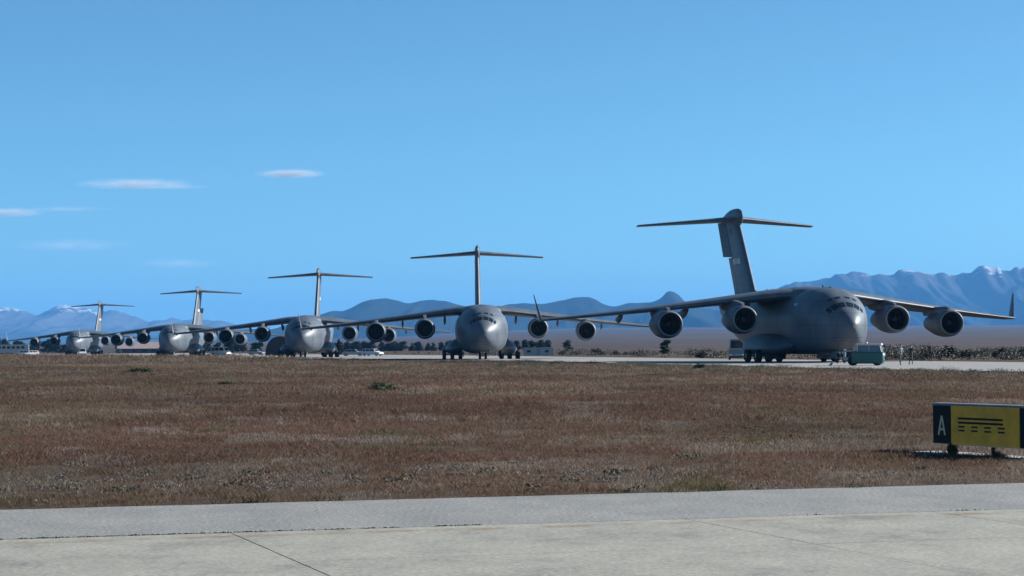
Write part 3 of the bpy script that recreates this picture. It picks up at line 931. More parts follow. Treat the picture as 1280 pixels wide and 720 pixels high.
def crown_blobs(kind, seed):
    r = random.Random(seed)
    if kind == 'cone':          # conifer of height 1
        out = []
        for k in range(9):
            t = k/8
            w_ = 0.20*(1-t)**0.8 + 0.015
            for j in range(3 if t < .8 else 1):
                a = r.uniform(0, 6.28)
                out.append((w_*.6*math.cos(a), w_*.6*math.sin(a), 0.10 + 0.86*t, w_*r.uniform(.7, 1), w_*r.uniform(.7, 1), 0.075))
        return out
    if kind == 'column':
        return [(r.uniform(-.05, .05), r.uniform(-.05, .05), 0.12 + 0.8*k/9, .12*r.uniform(.7, 1.15), .12*r.uniform(.7, 1.15), .09) for k in range(10)]
    if kind == 'round':
        out = []
        for k in range(20):
            a = r.uniform(0, 6.28); q = r.uniform(0, .32); z = r.uniform(.12, .86)
            f = 1 - max(0, z-.35)*1.25
            out.append((q*f*math.cos(a), q*f*math.sin(a), z, r.uniform(.12, .2), r.uniform(.12, .2), r.uniform(.10, .16)))
        return out
    if kind == 'shrub':         # wide low mound, height about 1, half width about 1
        out = []
        for k in range(16):
            a = r.uniform(0, 6.28); q = r.uniform(0, .72)
            h = (1 - q*q*1.1)*r.uniform(.45, .85)
            out.append((q*math.cos(a), q*math.sin(a), h*.6, r.uniform(.2, .34), r.uniform(.2, .34), max(.12, h*.5)))
        return out

def trunk_mesh(name, kind, seed):
    r = random.Random(seed)
    mb = MB()
    if kind == 'shrub':
        for k in range(7):
            a = r.uniform(0, 6.28); q = r.uniform(.25, .7)
            mb.tube([(0, 0, -0.03), (q*.5*math.cos(a), q*.5*math.sin(a), .3), (q*math.cos(a), q*math.sin(a), .55)], [.03, .02, .008], 5)
    else:
        mb.tube([(0, 0, -0.03), (r.uniform(-.01, .01), 0, .3), (r.uniform(-.02, .02), r.uniform(-.02, .02), .62), (0, 0, .9)], [.03, .023, .014, .004], 7)
        for k in range(7):
            z = .22 + .08*k; a = k*2.4; L = (.18 if kind == 'round' else .1)*(1.1-z)
            mb.tube([(0, 0, z), (L*.6*math.cos(a), L*.6*math.sin(a), z+.05), (L*math.cos(a), L*math.sin(a), z+.12)], [.01, .007, .003], 5)
    return mb.mesh(name, M['bark'])

KIT = {}
def kit(kind, cols, cname, var, n, size):
    key = (kind, cname, var)
    if key not in KIT:
        KIT[key] = (leaf_mesh('crown', crown_blobs(kind, var*7+1), n, size, cols, var+11), trunk_mesh('trunk', kind, var))
    return KIT[key]

def plant(name, label, cat, kind, cols, cname, var, loc, h, wscale=1.0, group=None, n=2600, size=.04, rz=0.0):
    me, tr = kit(kind, cols, cname, var, n, size)
    t = thing(name, label, cat, loc, rz, group)
    t.scale = (h*wscale, h*wscale, h)
    link('crown', me, t)
    link('stem' if kind == 'shrub' else 'trunk', tr, t)
    return t

rng = random.Random(21)
# conifer row between the second and third aircraft
for k in range(30):
    f_ = k/29
    plant('conifer', 'dark conifer in the close tree row behind the gap between second and third aircraft', 'tree', rng.choice(['cone', 'round']), DARK, 'dark', k % 3,
          (-88 + 64*f_ + rng.uniform(-1, 1), 985 + rng.uniform(-15, 25), -0.03), rng.uniform(3.7, 5.2), rng.uniform(1.4, 2.0), 'conifer row behind the middle aircraft', rz=rng.uniform(0, 6))
plant('conifer', 'taller slim conifer close by the right main wheels of the third aircraft', 'tree', 'cone', DARK, 'dark', 4, (-41.9, 520, -.03), 4.6, 1.0)
plant('conifer', 'shorter slim conifer just right of the third aircraft, nearer the white estate car', 'tree', 'cone', DARK, 'dark', 5, (-39.6, 522, -.03), 4.2, 1.0)
# clump behind the low white shed
for k, (x, h) in enumerate(((-1.0, 3.7), (1.6, 4.1), (4.2, 4.2), (7.0, 4.0), (9.8, 4.3), (12.6, 4.1))):
    plant('conifer', 'dark bushy tree in the clump behind the low white shed', 'tree', 'round', DARK, 'dark', k % 3, (x, 800 + 3*(k % 2), -.03), h, 1.5, 'tree clump behind the white shed', rz=k)
plant('tree', 'lone dark round tree to the right of the white shed', 'tree', 'round', DARK, 'dark', 6, (17.0, 700, -.03), 3.8, 1.25)
plant('poplar', 'pale green columnar poplar below the outer engine of the nearest aircraft', 'tree', 'column', [(0.06, 0.085, 0.03), (0.05, 0.07, 0.028)], 'palegreen', 1, (30.1, 450, -.03), 2.8, 2.6)
# trees at the left edge and between fourth and third aircraft
for k in range(9):
    plant('tree', 'dark green tree in the grove at the far left edge', 'tree', 'round', DARK + GREEN[:1], 'darkgreen', k % 3, (-250 + 4.2*k + rng.uniform(-1, 1), 1090 + rng.uniform(-10, 15), -.03), rng.uniform(6.0, 8.2), rng.uniform(1.2, 1.6), 'grove at the far left', rz=k)
for k in range(8):
    plant('tree', 'dark green tree behind the engines between fourth and third aircraft', 'tree', 'round', DARK + GREEN[:1], 'darkgreen', k % 3, (-107 + 3.1*k + rng.uniform(-.8, .8), 800 + rng.uniform(-10, 15), -.03), rng.uniform(3.6, 5.0), rng.uniform(1.4, 1.8), 'trees between fourth and third aircraft', rz=k*2)
for k in range(12):
    plant('tree', 'dark green tree behind the farthest aircraft and the pink roofed building', 'tree', 'round', DARK + GREEN[:1], 'darkgreen', k % 3, (-212 + 8.6*k + rng.uniform(-2, 2), 960 + rng.uniform(-10, 25), -.03), rng.uniform(3.6, 5.6), rng.uniform(1.5, 2.0), 'trees behind the farthest aircraft', rz=k*2)
# shrubs beyond the runway
SHR = [
    ('broad dark shrub beyond the runway, left of the two small dark shrubs', 15.3, 420, 1.75, 1.0, DARK + BROWNSH, 'db'),
    ('small round dark shrub, left of an even smaller one, beyond the runway', 18.9, 420, 1.15, 1.0, DARK + BROWNSH, 'db'),
    ('smallest round dark shrub beyond the runway, left of the poplar', 20.8, 421, 0.8, 1.1, DARK + BROWNSH, 'db'),
    ('olive shrub in front of the right end of the white shed', 9.2, 424, 1.2, 1.0, OLIVE, 'ol'),
    ('paler olive shrub just right of the white shed', 11.6, 423, 1.0, 1.1, OLIVE, 'ol'),
    ('broad dark shrub beyond the runway, left of the nearest aircraft wheels', 25.1, 302, 1.2, 1.2, DARK + BROWNSH, 'db'),
    ('dark dome-topped shrub behind the right outer engine of the nearest aircraft', 49.9, 262, 2.0, 0.85, DARK, 'dk'),
    ('brown shrub right beside the dark dome-topped shrub', 52.6, 264, 1.35, 1.3, BROWNSH, 'br'),
    ('brown shrub left of the dark dome-topped shrub', 47.4, 263, 1.3, 1.2, BROWNSH, 'br'),
    ('tall brownish shrub near the right edge beyond the runway', 55.2, 258, 1.6, 1.1, BROWNSH, 'br'),
    ('brownish shrub cut off by the right edge beyond the runway', 58.2, 260, 1.65, 1.1, BROWNSH, 'br'),
    ('brown shrub behind the two standing people', 42.6, 268, 1.5, 1.2, BROWNSH, 'br'),
    ('larger dark shrub on the near verge, left of the nearest aircraft wheels', 13.6, 166, 0.55, 1.2, DARK + OLIVE, 'do'),
    ('small dark shrub on the verge right of the bigger verge shrub', 17.0, 160, 0.3, 1.4, DARK + OLIVE, 'do'),
    ('spreading green shrub with a pale edge in the middle of the dry field', -5.1, 90, 0.5, 1.75, [(.075, .085, .04), (.10, .10, .055), (.06, .07, .032), (.12, .11, .07)], 'go'),
    ('small flat green shrub in the field left of the spreading one', -13.2, 106, 0.32, 1.9, [(.075, .085, .04), (.10, .10, .055), (.06, .07, .032), (.12, .11, .07)], 'go'),
    ('yellowish green low shrub in the far left of the field', -26.8, 166, 0.5, 3.0, OLIVE, 'ol'),
    ('dark leafy weed against the front of the yellow sign', 6.72, 35.2, 0.28, 0.6, GREEN + OLIVE, 'gd'),
    ('thin dry weed before the yellow panel, right of the leafy weed', 7.25, 34.3, 0.16, 0.9, BROWNSH + OLIVE, 'bo'),
]
for k, (lab, x, y, h, ws, cols, cn) in enumerate(SHR):
    plant('shrub', lab, 'shrub', 'shrub', cols, cn, k % 4, (x, y, -.03), h, ws, None, n=1300 if y > 100 else 2600, size=.07 if y > 100 else .055, rz=k*1.3)

# low scrub line beyond the runway: uncountable
def scrub():
    r = np.random.default_rng(5)
    blobs, hs = [], []
    for k in range(800):
        y = 235 + 330*r.random()**1.3
        xf = poly_x(far, y)
        x = xf + 3 + r.random()*0.28*y
        h = r.uniform(.25, .8)*(1 if r.random() < .8 else 1.7)*(1.45 if (y < 330 and x > 0.13*y) else 1)
        w_ = h*r.uniform(.9, 1.9)
        blobs.append((x, y, h*.4, w_, w_, h*.55))
    return blobs
me = leaf_mesh('scrub', scrub(), 80000, 0.13, [(.13, .11, .085), (.10, .085, .068), (.11, .105, .07), (.15, .13, .10), (.08, .08, .052)], 9)
tag(link('scrub', me, None, (0, 0, -.03)), 'low brown and olive scrub along the far side of the runway', 'scrub', kind='stuff')

# ================================================================== THE DRY FIELD
def field_noise(x, y, sx, sy, seed, octaves=4):
    """value noise on arrays"""
    out = np.zeros_like(x); amp = 1.0; tot = 0
    rr = np.random.default_rng(seed)
    tab = rr.random((256, 256))
    for o in range(octaves):
        u, v = x/sx*2**o + 37.1*o, y/sy*2**o + 11.7*o
        iu, iv = np.floor(u).astype(int), np.floor(v).astype(int)
        fu, fv = u-iu, v-iv
        fu = fu*fu*(3-2*fu); fv = fv*fv*(3-2*fv)
        a = tab[iu % 256, iv % 256]; b_ = tab[(iu+1) % 256, iv % 256]; c_ = tab[iu % 256, (iv+1) % 256]; d_ = tab[(iu+1) % 256, (iv+1) % 256]
        out += amp*((a*(1-fu)+b_*fu)*(1-fv) + (c_*(1-fu)+d_*fu)*fv)
        tot += amp; amp *= 0.55
    return out/tot

def in_field(x, y):
    v = -x*SA + y*CA
    yy = np.array([p[1] for p in near]); xx = np.array([p[0] for p in near])
    xe = np.interp(y, yy, xx) + np.interp(y, [0, 100, 300], [-0.5, -0.5, -0.8])
    ve = V_EDGE + 0.05 - 1.1*np.clip(field_noise(x*CA + y*SA, 0*x, 0.6, 1, 91, 4) - 0.48, 0, 1)
    return (v > ve) & (x < xe) & ~((y > 33.2) & (y < 37.2) & (np.abs((x-6.68) - (36.3-y)*0.47) < 0.16) & (x > 6.3) & (x < 8.9))

def sheet(me_name, q, cols, nper):
    n = len(q)//nper
    me = bpy.data.meshes.new(me_name)
    me.vertices.add(len(q)); me.vertices.foreach_set('co', q.ravel().astype(np.float32))
    me.loops.add(len(q)); me.loops.foreach_set('vertex_index', np.arange(len(q), dtype=np.int32))
    me.polygons.add(n); me.polygons.foreach_set('loop_start', np.arange(0, len(q), nper, dtype=np.int32))
    me.update(calc_edges=True)
    add_tone(me, np.concatenate([cols, np.ones((len(cols), 1))], 1))
    me.materials.append(M['grass'])
    return me

def grass():
    r = np.random.default_rng(12)
    X, Y, Hh, W = [], [], [], []
    # bands: (from, to, plants per m2, blades per plant, height, blade width)
    for (y0, y1, dens, bl, h, w_) in ((22, 34, 290, 9, .055, .0032), (34, 50, 150, 9, .075, .0045), (50, 80, 52, 10, .10, .0075), (80, 140, 13, 10, .12, .014), (140, 250, 2.6, 10, .14, .03), (250, 640, .45, 8, .14, .06)):
        area = (y1-y0)*(y0+y1)/2*0.62
        n = int(area*dens)
        y = np.sqrt(r.random(n)*(y1**2-y0**2) + y0**2)
        x = (r.random(n)-0.5)*0.62*y
        # plants gather in tufts and leave bare gaps
        g = field_noise(x, y, 0.7, 1.1, 3, 3)
        keep = in_field(x, y) & (r.random(n) < np.clip((g-0.30)*4.0, 0.10, 1))
        x, y = x[keep], y[keep]
        x = np.repeat(x, bl); y = np.repeat(y, bl)
        sp = 0.05 + 0.0006*y
        X.append(x + r.normal(size=len(x))*sp); Y.append(y + r.normal(size=len(x))*sp)
        Hh.append(np.full(len(x), h)); W.append(np.full(len(x), w_))
    x, y, h, w_ = map(np.concatenate, (X, Y, Hh, W))
    k = in_field(x, y)
    x, y, h, w_ = x[k], y[k], h[k], w_[k]
    n = len(x)
    v = -x*SA + y*CA - V_EDGE                       # metres from the pavement edge
    # which plant grows where
    red = field_noise(x, y, 7, 14, 21) + 0.10*np.exp(-((v-17)/11)**2) - 0.10*np.exp(-(v/4.5)**2) - 0.05*np.clip((v-60)/100, 0, 1.4) - 0.07*np.clip(x/np.maximum(y, 1)*3, 0, 1)
    pale = field_noise(x, y, 1.6, 4.2, 31, 4) + 0.09*np.exp(-((v-3.2)/2.6)**2) + 0.06*np.clip(x/np.maximum(y, 1)*4, 0, 1)
    green = field_noise(x, y, 2.2, 5.5, 41, 4) + 0.34*np.exp(-(v/0.30)**2)*(field_noise(x*CA + y*SA, 0*x, 0.55, 1, 95, 3) > 0.5) + 0.05*np.exp(-(v/3)**2) + 0.10*np.clip((v-55)/90, 0, 1)
    for (px, py, rad) in ((-4.9, 44.2, 1.0), (-2.2, 41.9, 1.0), (-2.6, 36, .8), (-5.1, 30, 1.2), (3.9, 47, 1.6), (5.3, 46, 1.2), (-.95, 32.2, .5)):
        pale = pale + 0.12*np.exp(-(((x-px)/rad)**2 + ((y-py)/(rad*2.2))**2))
    u = r.random(n)
    tone = np.empty((n, 3))
    RED = np.array([[0.078, 0.041, 0.032], [0.066, 0.036, 0.028], [0.088, 0.050, 0.038], [0.093, 0.058, 0.044]])
    STRAW = np.array([[0.105, 0.074, 0.051], [0.085, 0.060, 0.043], [0.125, 0.093, 0.068]])
    PALE = np.array([[0.175, 0.145, 0.115], [0.135, 0.11, 0.09], [0.14, 0.125, 0.122]])
    GRN = np.array([[0.045, 0.052, 0.020], [0.058, 0.062, 0.026], [0.034, 0.042, 0.018]])
    c1 = np.clip((red-0.31)*3.4, 0.25, 0.9)
    c2 = np.clip((pale-0.58)*3.5, 0.03, 0.5)
    c3 = np.clip((green-0.60)*3, 0.04, 0.42)
    tone[:] = STRAW[r.integers(0, 3, n)]
    m = u < c1; tone[m] = RED[r.integers(0, 4, m.sum())]
    u2 = r.random(n); m = u2 < c2; tone[m] = PALE[r.integers(0, 3, m.sum())]
    isp = m
    u3 = r.random(n); m = (u3 < c3) & ~isp; tone[m] = GRN[r.integers(0, 3, m.sum())]
    eg = (v < 0.16) & (field_noise(x*CA + y*SA, 0*x, 0.35, 1, 97, 3) > 0.53); tone[eg] = GRN[r.integers(0, 3, eg.sum())]*0.8
    tone *= 1.44*r.uniform(0.85, 1.15, (n, 1))*(0.55 + 0.9*field_noise(x, y, 6, 15, 61, 4))[:, None]*np.array([1, .985, .96])
    tone *= 1 + 0.22*np.clip((v-70)/150, 0, 1)[:, None]*np.array([.9, 1.0, .8])
    h = h*r.uniform(0.45, 1.25, n)*np.where(v < 0.8, np.where((v < .3) & (green > .72), 1.3, 0.6), 1.0)*(0.25 + 1.5*field_noise(x, y, 1.1, 1.6, 51, 3))*(1 + 3.4*np.clip((-x/np.maximum(y, 1) - 0.065)/0.04, 0, 1)*np.clip((y-260)/120, 0, 1))
    a = r.random(n)*2*np.pi
    h = np.where(eg, h*1.7, h)
    lean = h*r.uniform(0.1, 0.9, n)
    dx, dy = np.cos(a)*lean, np.sin(a)*lean
    b = r.random(n)*2*np.pi
    wx, wy = np.cos(b)*w_/2, np.sin(b)*w_/2
    hw = r.uniform(0.5, 1.5, n)
    wx *= hw; wy *= hw
    z0 = np.full(n, -0.035)
    P0 = np.stack([x-wx, y-wy, z0], 1); P1 = np.stack([x+wx, y+wy, z0], 1)
    P2 = np.stack([x+dx*.6+wx*.8, y+dy*.6+wy*.8, z0 + h*0.75], 1); P3 = np.stack([x+dx, y+dy, z0 + h], 1)
    q = np.stack([P0, P1, P2, P3], 1).reshape(-1, 3)
    return sheet('grass', q, np.repeat(tone, 4, 0), 4)
g = link('grass', grass())
tag(g, 'dry field of rust red sorrel and straw coloured grass', 'grass', kind='stuff')

def mounds(n, seed, fn):
    r = np.random.default_rng(seed); out = []
    while len(out) < n:
        x, y, w_, h_ = fn(r)
        if in_field(np.array([x]), np.array([y]))[0]: out.append((x, y, h_*.35, w_, w_*1.4, h_*.6))
    return out
def far_edge(r):
    y = r.uniform(115, 262); x = np.interp(y, [p[1] for p in near], [p[0] for p in near]) - 0.6 - abs(r.normal())*9
    return x, y, r.uniform(.2, .8), r.uniform(.16, .38)
def anywhere(r):
    y = 27 + 170*r.random()**1.5; x = (r.random()-.5)*.55*y
    return x, y, r.uniform(.06, .3)*(0.6 + y/120), r.uniform(.05, .13)
GREYGREEN = [(.085, .085, .055), (.11, .105, .075), (.07, .075, .045), (.13, .115, .085)]
tag(link('verge_scrub', leaf_mesh('verge_scrub', mounds(330, 3, far_edge), 42000, .035, GREYGREEN, 31), None, (0, 0, -.03)), 'grey green low scrub along the near verge of the runway', 'scrub', kind='stuff')
tag(link('field_scrub', leaf_mesh('field_scrub', mounds(260, 8, anywhere), 30000, .022, GREYGREEN + OLIVE, 32), None, (0, 0, -.03)), 'scattered small grey green plants through the dry field', 'scrub', kind='stuff')
pr = np.random.default_rng(6)
pale_b = []
for (px, py, rad, k) in ((-4.9, 44.2, .9, 26), (-2.2, 41.9, 1.0, 22), (-2.6, 36, .7, 16), (-5.1, 29.8, 1.3, 40), (-3.0, 29.2, .9, 24), (3.9, 47, 1.6, 26), (5.6, 45, 1.2, 20), (-.95, 32.2, .4, 10), (1.2, 30.3, 1.2, 20), (4.5, 32, 1.2, 16), (3, 60, 3, 20)):
    for _ in range(k):
        x, y = px + pr.normal()*rad*.8, py + pr.normal()*rad*1.2
        if in_field(np.array([x]), np.array([y]))[0]: pale_b.append((x, y, .03, pr.uniform(.08, .26), pr.uniform(.12, .4), pr.uniform(.03, .06)))
tag(link('dead_stalks', leaf_mesh('dead_stalks', pale_b, 15000, .014, [(.165, .145, .118), (.13, .112, .095), (.145, .133, .128)], 33), None, (0, 0, -.03)), 'pale dead flower stalks in patches near the front of the field', 'stalks', kind='stuff')

# weeds in the joint between shoulder and slabs
def joint_weeds():
    r = np.random.default_rng(77)
    Q, T = [], []
    u = -16.0
    while u < 18:
        L = r.uniform(0.06, 0.5)
        dens = 1.0 if u < 6 else 0.35
        if r.random() < 0.92*dens + 0.04:
            k = int(L*220*dens)
            uu = u + r.random(k)*L; vv = V_JOINT + 0.025 + r.normal(size=k)*0.018
            hh = r.uniform(.002, .011, k)*(1 + 0.8*(r.random() < .15))
            a = r.random(k)*6.28; s = r.uniform(.006, .016, k)
            for i in range(k):
                X0, Y0, _ = uv(uu[i], vv[i])
                c, q_ = math.cos(a[i]), math.sin(a[i])
                Q += [(X0-c*s[i], Y0-q_*s[i], -.02), (X0+c*s[i], Y0+q_*s[i], -.02), (X0+c*s[i]*.8+q_*.02, Y0+q_*s[i]-c*.02, hh[i]), (X0+q_*.03, Y0-c*.03, hh[i]*1.2)]
                t = [(0.03, 0.032, 0.015), (0.045, 0.035, 0.02), (0.022, 0.024, 0.014)][int(r.integers(0, 3))]
                T += [t]*4
        u += L + r.uniform(0.0, 0.10 if u < 5 else 0.5)
    return sheet('joint_weeds', np.array(Q), np.array(T), 4)
tag(link('joint_weeds', joint_weeds()), 'dark weeds growing in the joint beside the asphalt shoulder', 'weeds', kind='stuff')

# ================================================================== TAXIWAY SIGN
def sign():
    p0, p1 = Vector((6.72, 36.3, 0)), Vector((7.65, 34.3, 0))
    d = (p1-p0).normalized()
    rz = math.atan2(d.y, d.x)
    t = thing('taxiway_sign', 'low black and yellow taxiway sign with letter A, standing in the field', 'sign', p0, rz)
    # local x runs along the sign (picture left to right), -y is the face
    Zb, Zt = 0.115, 0.745
    mb = MB(); mb.box(-0.01, 2.92, -0.07, 0.07, Zb, Zt, 0, 0.012)
    cab = mb.build('cabinet', M['sign_metal'], t)
    mb = MB(); mb.box(-0.03, 2.94, -0.085, 0.085, Zt+.001, Zt+0.022, 0, 0.006)
    mb.build('top_rail', M['sign_metal'], t)
    def panel(nm, x0, x1, m):
        mb = MB(); mb.box(x0, x1, -0.082, -0.0715, Zb+0.02, Zt-0.015, 0, 0.003)
        return mb.build(nm, m, t)
    pa = panel('black_panel', 0.0, 0.472, M['sign_black'])
    py = panel('yellow_panel', 0.478, 2.20, M['sign_yellow'])
    panel('black_panel', 2.206, 2.905, M['sign_black'])
    # the letter A
    mb = MB(); yy = -0.0835
    def stroke(a, b, w_):
        a, b = Vector((a[0], 0, a[1])), Vector((b[0], 0, b[1]))
        n_ = (b-a).normalized().cross(Vector((0, 1, 0)))*w_/2
        mb.add([(q.x, y_, q.z) for y_ in (yy, yy+.0012) for q in (a-n_, a+n_, b+n_, b-n_)], [(0, 1, 2, 3), (4, 5, 6, 7), (0, 1, 5, 4), (1, 2, 6, 5), (2, 3, 7, 6), (3, 0, 4, 7)])
    stroke((0.15, 0.265), (0.232, 0.565), 0.042); stroke((0.318, 0.265), (0.238, 0.565), 0.042); stroke((0.185, 0.355), (0.285, 0.355), 0.036)
    mb.build('letter_a', M['sign_cream'], pa)
    # holding-position pattern: two solid bars above two rows of dashes
    def bar(x0, x1, z0, z1, nm):
        b = MB(); b.box(x0, x1, yy, yy+0.0012, z0, z1); b.build(nm, M['sign_black'], py)
    bar(0.66, 1.80, 0.520, 0.552, 'solid_bar'); bar(0.66, 1.80, 0.455, 0.487, 'solid_bar')
    for k in range(4):
        x = 0.67 + 0.333*k
        bar(x, x+0.165, 0.395, 0.422, 'dash'); bar(x, x+0.165, 0.335, 0.362, 'dash')
    for x in (0.35, 1.45, 2.6):
        b = MB(); b.tube([(x, 0, -0.02), (x, 0, Zb+.01)], 0.035, 10); b.build('leg', M['sign_black'], t)
    mb = MB(); mb.box(-0.28, 3.2, -0.30, 0.26, -0.09, -0.008, 0, 0.012)
    mb.build('plinth', M['plinth'], t)
sign()

# ================================================================== VEHICLES
def wheels(t, xs, ys, r, w_=0.2):
    for y in ys:
        for x in xs:
            mb = MB(); k = 1 if x > 0 else -1
            mb.lathe([(-w_/2, r*.55), (-w_/2, r*.9), (-w_*.35, r), (w_*.35, r), (w_/2, r*.9), (w_/2, r*.55)], 20, 'X', 0, (x, y, r))
            o = mb.build('wheel', M['rubber'], t)
            mb = MB(); mb.lathe([(-w_*.46, .01), (-w_*.42, r*.3), (-w_*.46, r*.57), (w_*.46, r*.57), (w_*.42, r*.3), (w_*.46, .01)], 14, 'X', 0, (x, y, r))
            mb.build('rim', M['rim'], o)

def quadpanel(name, pts, m, parent, off=0.012):
    p = [Vector(q) for q in pts]
    n_ = (p[1]-p[0]).cross(p[3]-p[0]).normalized()
    mb = MB()
    a = [q + n_*off for q in p]; b = [q - n_*0.006 for q in p]
    mb.add(a + b, [(0, 1, 2, 3), (7, 6, 5, 4), (0, 1, 5, 4), (1, 2, 6, 5), (2, 3, 7, 6), (3, 0, 4, 7)])
    return mb.build(name, m, parent)

def car(name, label, cat, loc, rz, paint, L=4.3, Wd=1.74, H=1.45, belt=0.86, hood=1.05, tail=0.12, rake=0.55, rear=0.25, group=None):
    """front at local -y"""
    t = thing(name, label, cat, loc, rz, group)
    hw = Wd/2
    mb = MB()
    prof = [(-L/2, .32), (-L/2+.04, .62), (-L/2+.18, .72), (-L/2+hood, belt), (L/2-tail, belt), (L/2-.03, .66), (L/2, .34), (L/2-.25, .24), (-L/2+.25, .24)]
    bm = bmesh.new()
    A = [bm.verts.new((-hw, y, z)) for y, z in prof]; B = [bm.verts.new((hw, y, z)) for y, z in prof]
    bm.faces.new(A); bm.faces.new(B[::-1])
    for i in range(len(prof)):
        j = (i+1) % len(prof); bm.faces.new((A[i], A[j], B[j], B[i]))
    bmesh.ops.bevel(bm, geom=list(bm.edges), offset=.05, segments=2, affect='EDGES', profile=.5)
    mb.bm(bm, 0, False)
    body = mb.build('body', paint, t)
    y0, y1 = -L/2+hood-.05, L/2-tail-.02
    ty0, ty1 = y0+rake, y1-rear
    iw, tw = hw-.06, hw-.2
    zb = belt - .03
    bm = bmesh.new()
    cs = [(-iw, y0, zb), (iw, y0, zb), (iw, y1, zb), (-iw, y1, zb), (-tw, ty0, H), (tw, ty0, H), (tw, ty1, H), (-tw, ty1, H)]
    V = [bm.verts.new(c) for c in cs]
    for f in ((3, 2, 1, 0), (4, 5, 6, 7), (0, 1, 5, 4), (1, 2, 6, 5), (2, 3, 7, 6), (3, 0, 4, 7)): bm.faces.new([V[i] for i in f])
    bmesh.ops.bevel(bm, geom=list(bm.edges), offset=.05, segments=2, affect='EDGES', profile=.5)
    mb = MB(); mb.bm(bm, 0, False)
    cab = mb.build('cabin', paint, t)
    def lerp4(c, u, v):
        a, b, c_, d_ = [Vector(cs[i]) for i in c]
        return (a.lerp(b, u)).lerp(d_.lerp(c_, u), v)
    def win(nm, c, u0, u1, v0=.16, v1=.86):
        quadpanel(nm, [lerp4(c, u0, v0), lerp4(c, u1, v0), lerp4(c, u1, v1), lerp4(c, u0, v1)], M['glass'], cab)
    win('windscreen', (0, 1, 5, 4), .08, .92); win('rear_window', (2, 3, 7, 6), .08, .92)
    for u0, u1 in ((.08, .40), (.44, .72), (.76, .94)):
        win('side_window', (1, 2, 6, 5), u0, u1); win('side_window', (3, 0, 4, 7), 1-u1, 1-u0)
    for sg in (-1, 1):
        mb = MB(); mb.box(sg*(hw-.24)-.15, sg*(hw-.24)+.15, -L/2-.012, -L/2+.06, .56, .68, 0, .02); mb.build('headlight', M['lamp'], body)
        mb = MB(); mb.box(sg*(hw-.16)-.09, sg*(hw-.16)+.09, L/2-.08, L/2+.012, .56, .78, 0, .02); mb.build('tail_light', M['red'], body)
        mb = MB(); mb.box(sg*(hw+.07)-.06, sg*(hw+.07)+.06, y0+.25, y0+.35, belt, belt+.13, 0, .02); mb.build('mirror', paint, body)
    mb = MB(); mb.box(-hw+.1, hw-.1, -L/2-.02, -L/2+.1, .30, .46, 0, .03); mb.build('bumper', M['black'], body)
    wheels(t, (-hw+.1, hw-.1), (-L/2+.78, L/2-.75), .31)
    return t

car('estate_car', 'white estate car parked between the second and third aircraft', 'car', (-27.6, 452, -.03), R(62), M['white'], H=1.42, belt=.88, hood=.95, rake=.6, rear=.2)
car('parked_car', 'low pale car left of the white estate car, close to the third aircraft', 'car', (-32.0, 460, -.03), R(84), M['silver'], L=4.4, H=1.30, belt=.85, hood=1.15, tail=.5)
car('parked_car', 'white car parked in front of the far left trailer, left of the farthest aircraft', 'car', (-130.0, 618, -.03), R(-55), M['white'], H=1.4)
car('parked_car', 'second pale car at the far left, half behind the white car', 'car', (-134.5, 628, -.03), R(-70), M['silver'], H=1.4)
car('van', 'white van standing in front of the nose of the farthest aircraft', 'van', (-112.6, 600, -.03), R(12), M['white'], L=4.6, Wd=1.85, H=1.95, belt=1.0, hood=.7, rake=.55, rear=.08)
car('van', 'white box-shaped van between the fourth aircraft and the trees', 'van', (-66.4, 522, -.03), R(60), M['white'], L=4.6, Wd=1.85, H=2.0, belt=1.05, hood=.55, rake=.5, rear=.06)
car('parked_car', 'pale hatchback before the trees, between fourth and third aircraft', 'car', (-62.6, 560, -.03), R(75), M['silver'], L=3.9, H=1.4)
car('van', 'pale van half hidden behind the left wheels of the nearest aircraft', 'van', (25.7, 262, -.03), R(-6), M['silver'], L=4.8, Wd=1.9, H=2.4, belt=1.2, hood=.5, rake=.4, rear=.06)

def trailer(name, label, x, y, rz, L, Wd, H, m):
    t = thing(name, label, 'trailer', (x, y, -.03), rz)
    mb = MB(); mb.box(-L/2, L/2, -Wd/2, Wd/2, .75, H, 0, .06)
    b = mb.build('body', m, t)
    for k in range(int(L//1.3)):
        x0 = -L/2 + .3 + 1.3*k
        for sg in (-1, 1):
            mb = MB(); mb.box(x0, x0+.95, sg*(Wd/2)-.012, sg*(Wd/2)+.012, H-1.15, H-.45, 0, .005); mb.build('window', M['glass'], b)
    mb = MB(); mb.box(-L/2+.2, L/2-.2, -Wd/2+.25, Wd/2-.25, .55, .752); mb.build('chassis', M['black'], t)
    for x_ in (-L/2+1.1, L/2-1.1):
        for sg in (-1, 1):
            mb = MB(); mb.lathe([(-.13, .2), (-.13, .44), (-.09, .5), (.09, .5), (.13, .44), (.13, .2)], 18, 'Y', 0, (x_, sg*(Wd/2-.2), .5))
            w_ = mb.build('wheel', M['rubber'], t)
            mb = MB(); mb.lathe([(-.12, .01), (-.11, .21), (.11, .21), (.12, .01)], 12, 'Y', 0, (x_, sg*(Wd/2-.2), .5)); mb.build('rim', M['rim'], w_)
    return t
trailer('trailer', 'long pale trailer with a row of windows at the far left edge', -142, 645, R(8), 11.5, 2.4, 3.1, M['silver'])

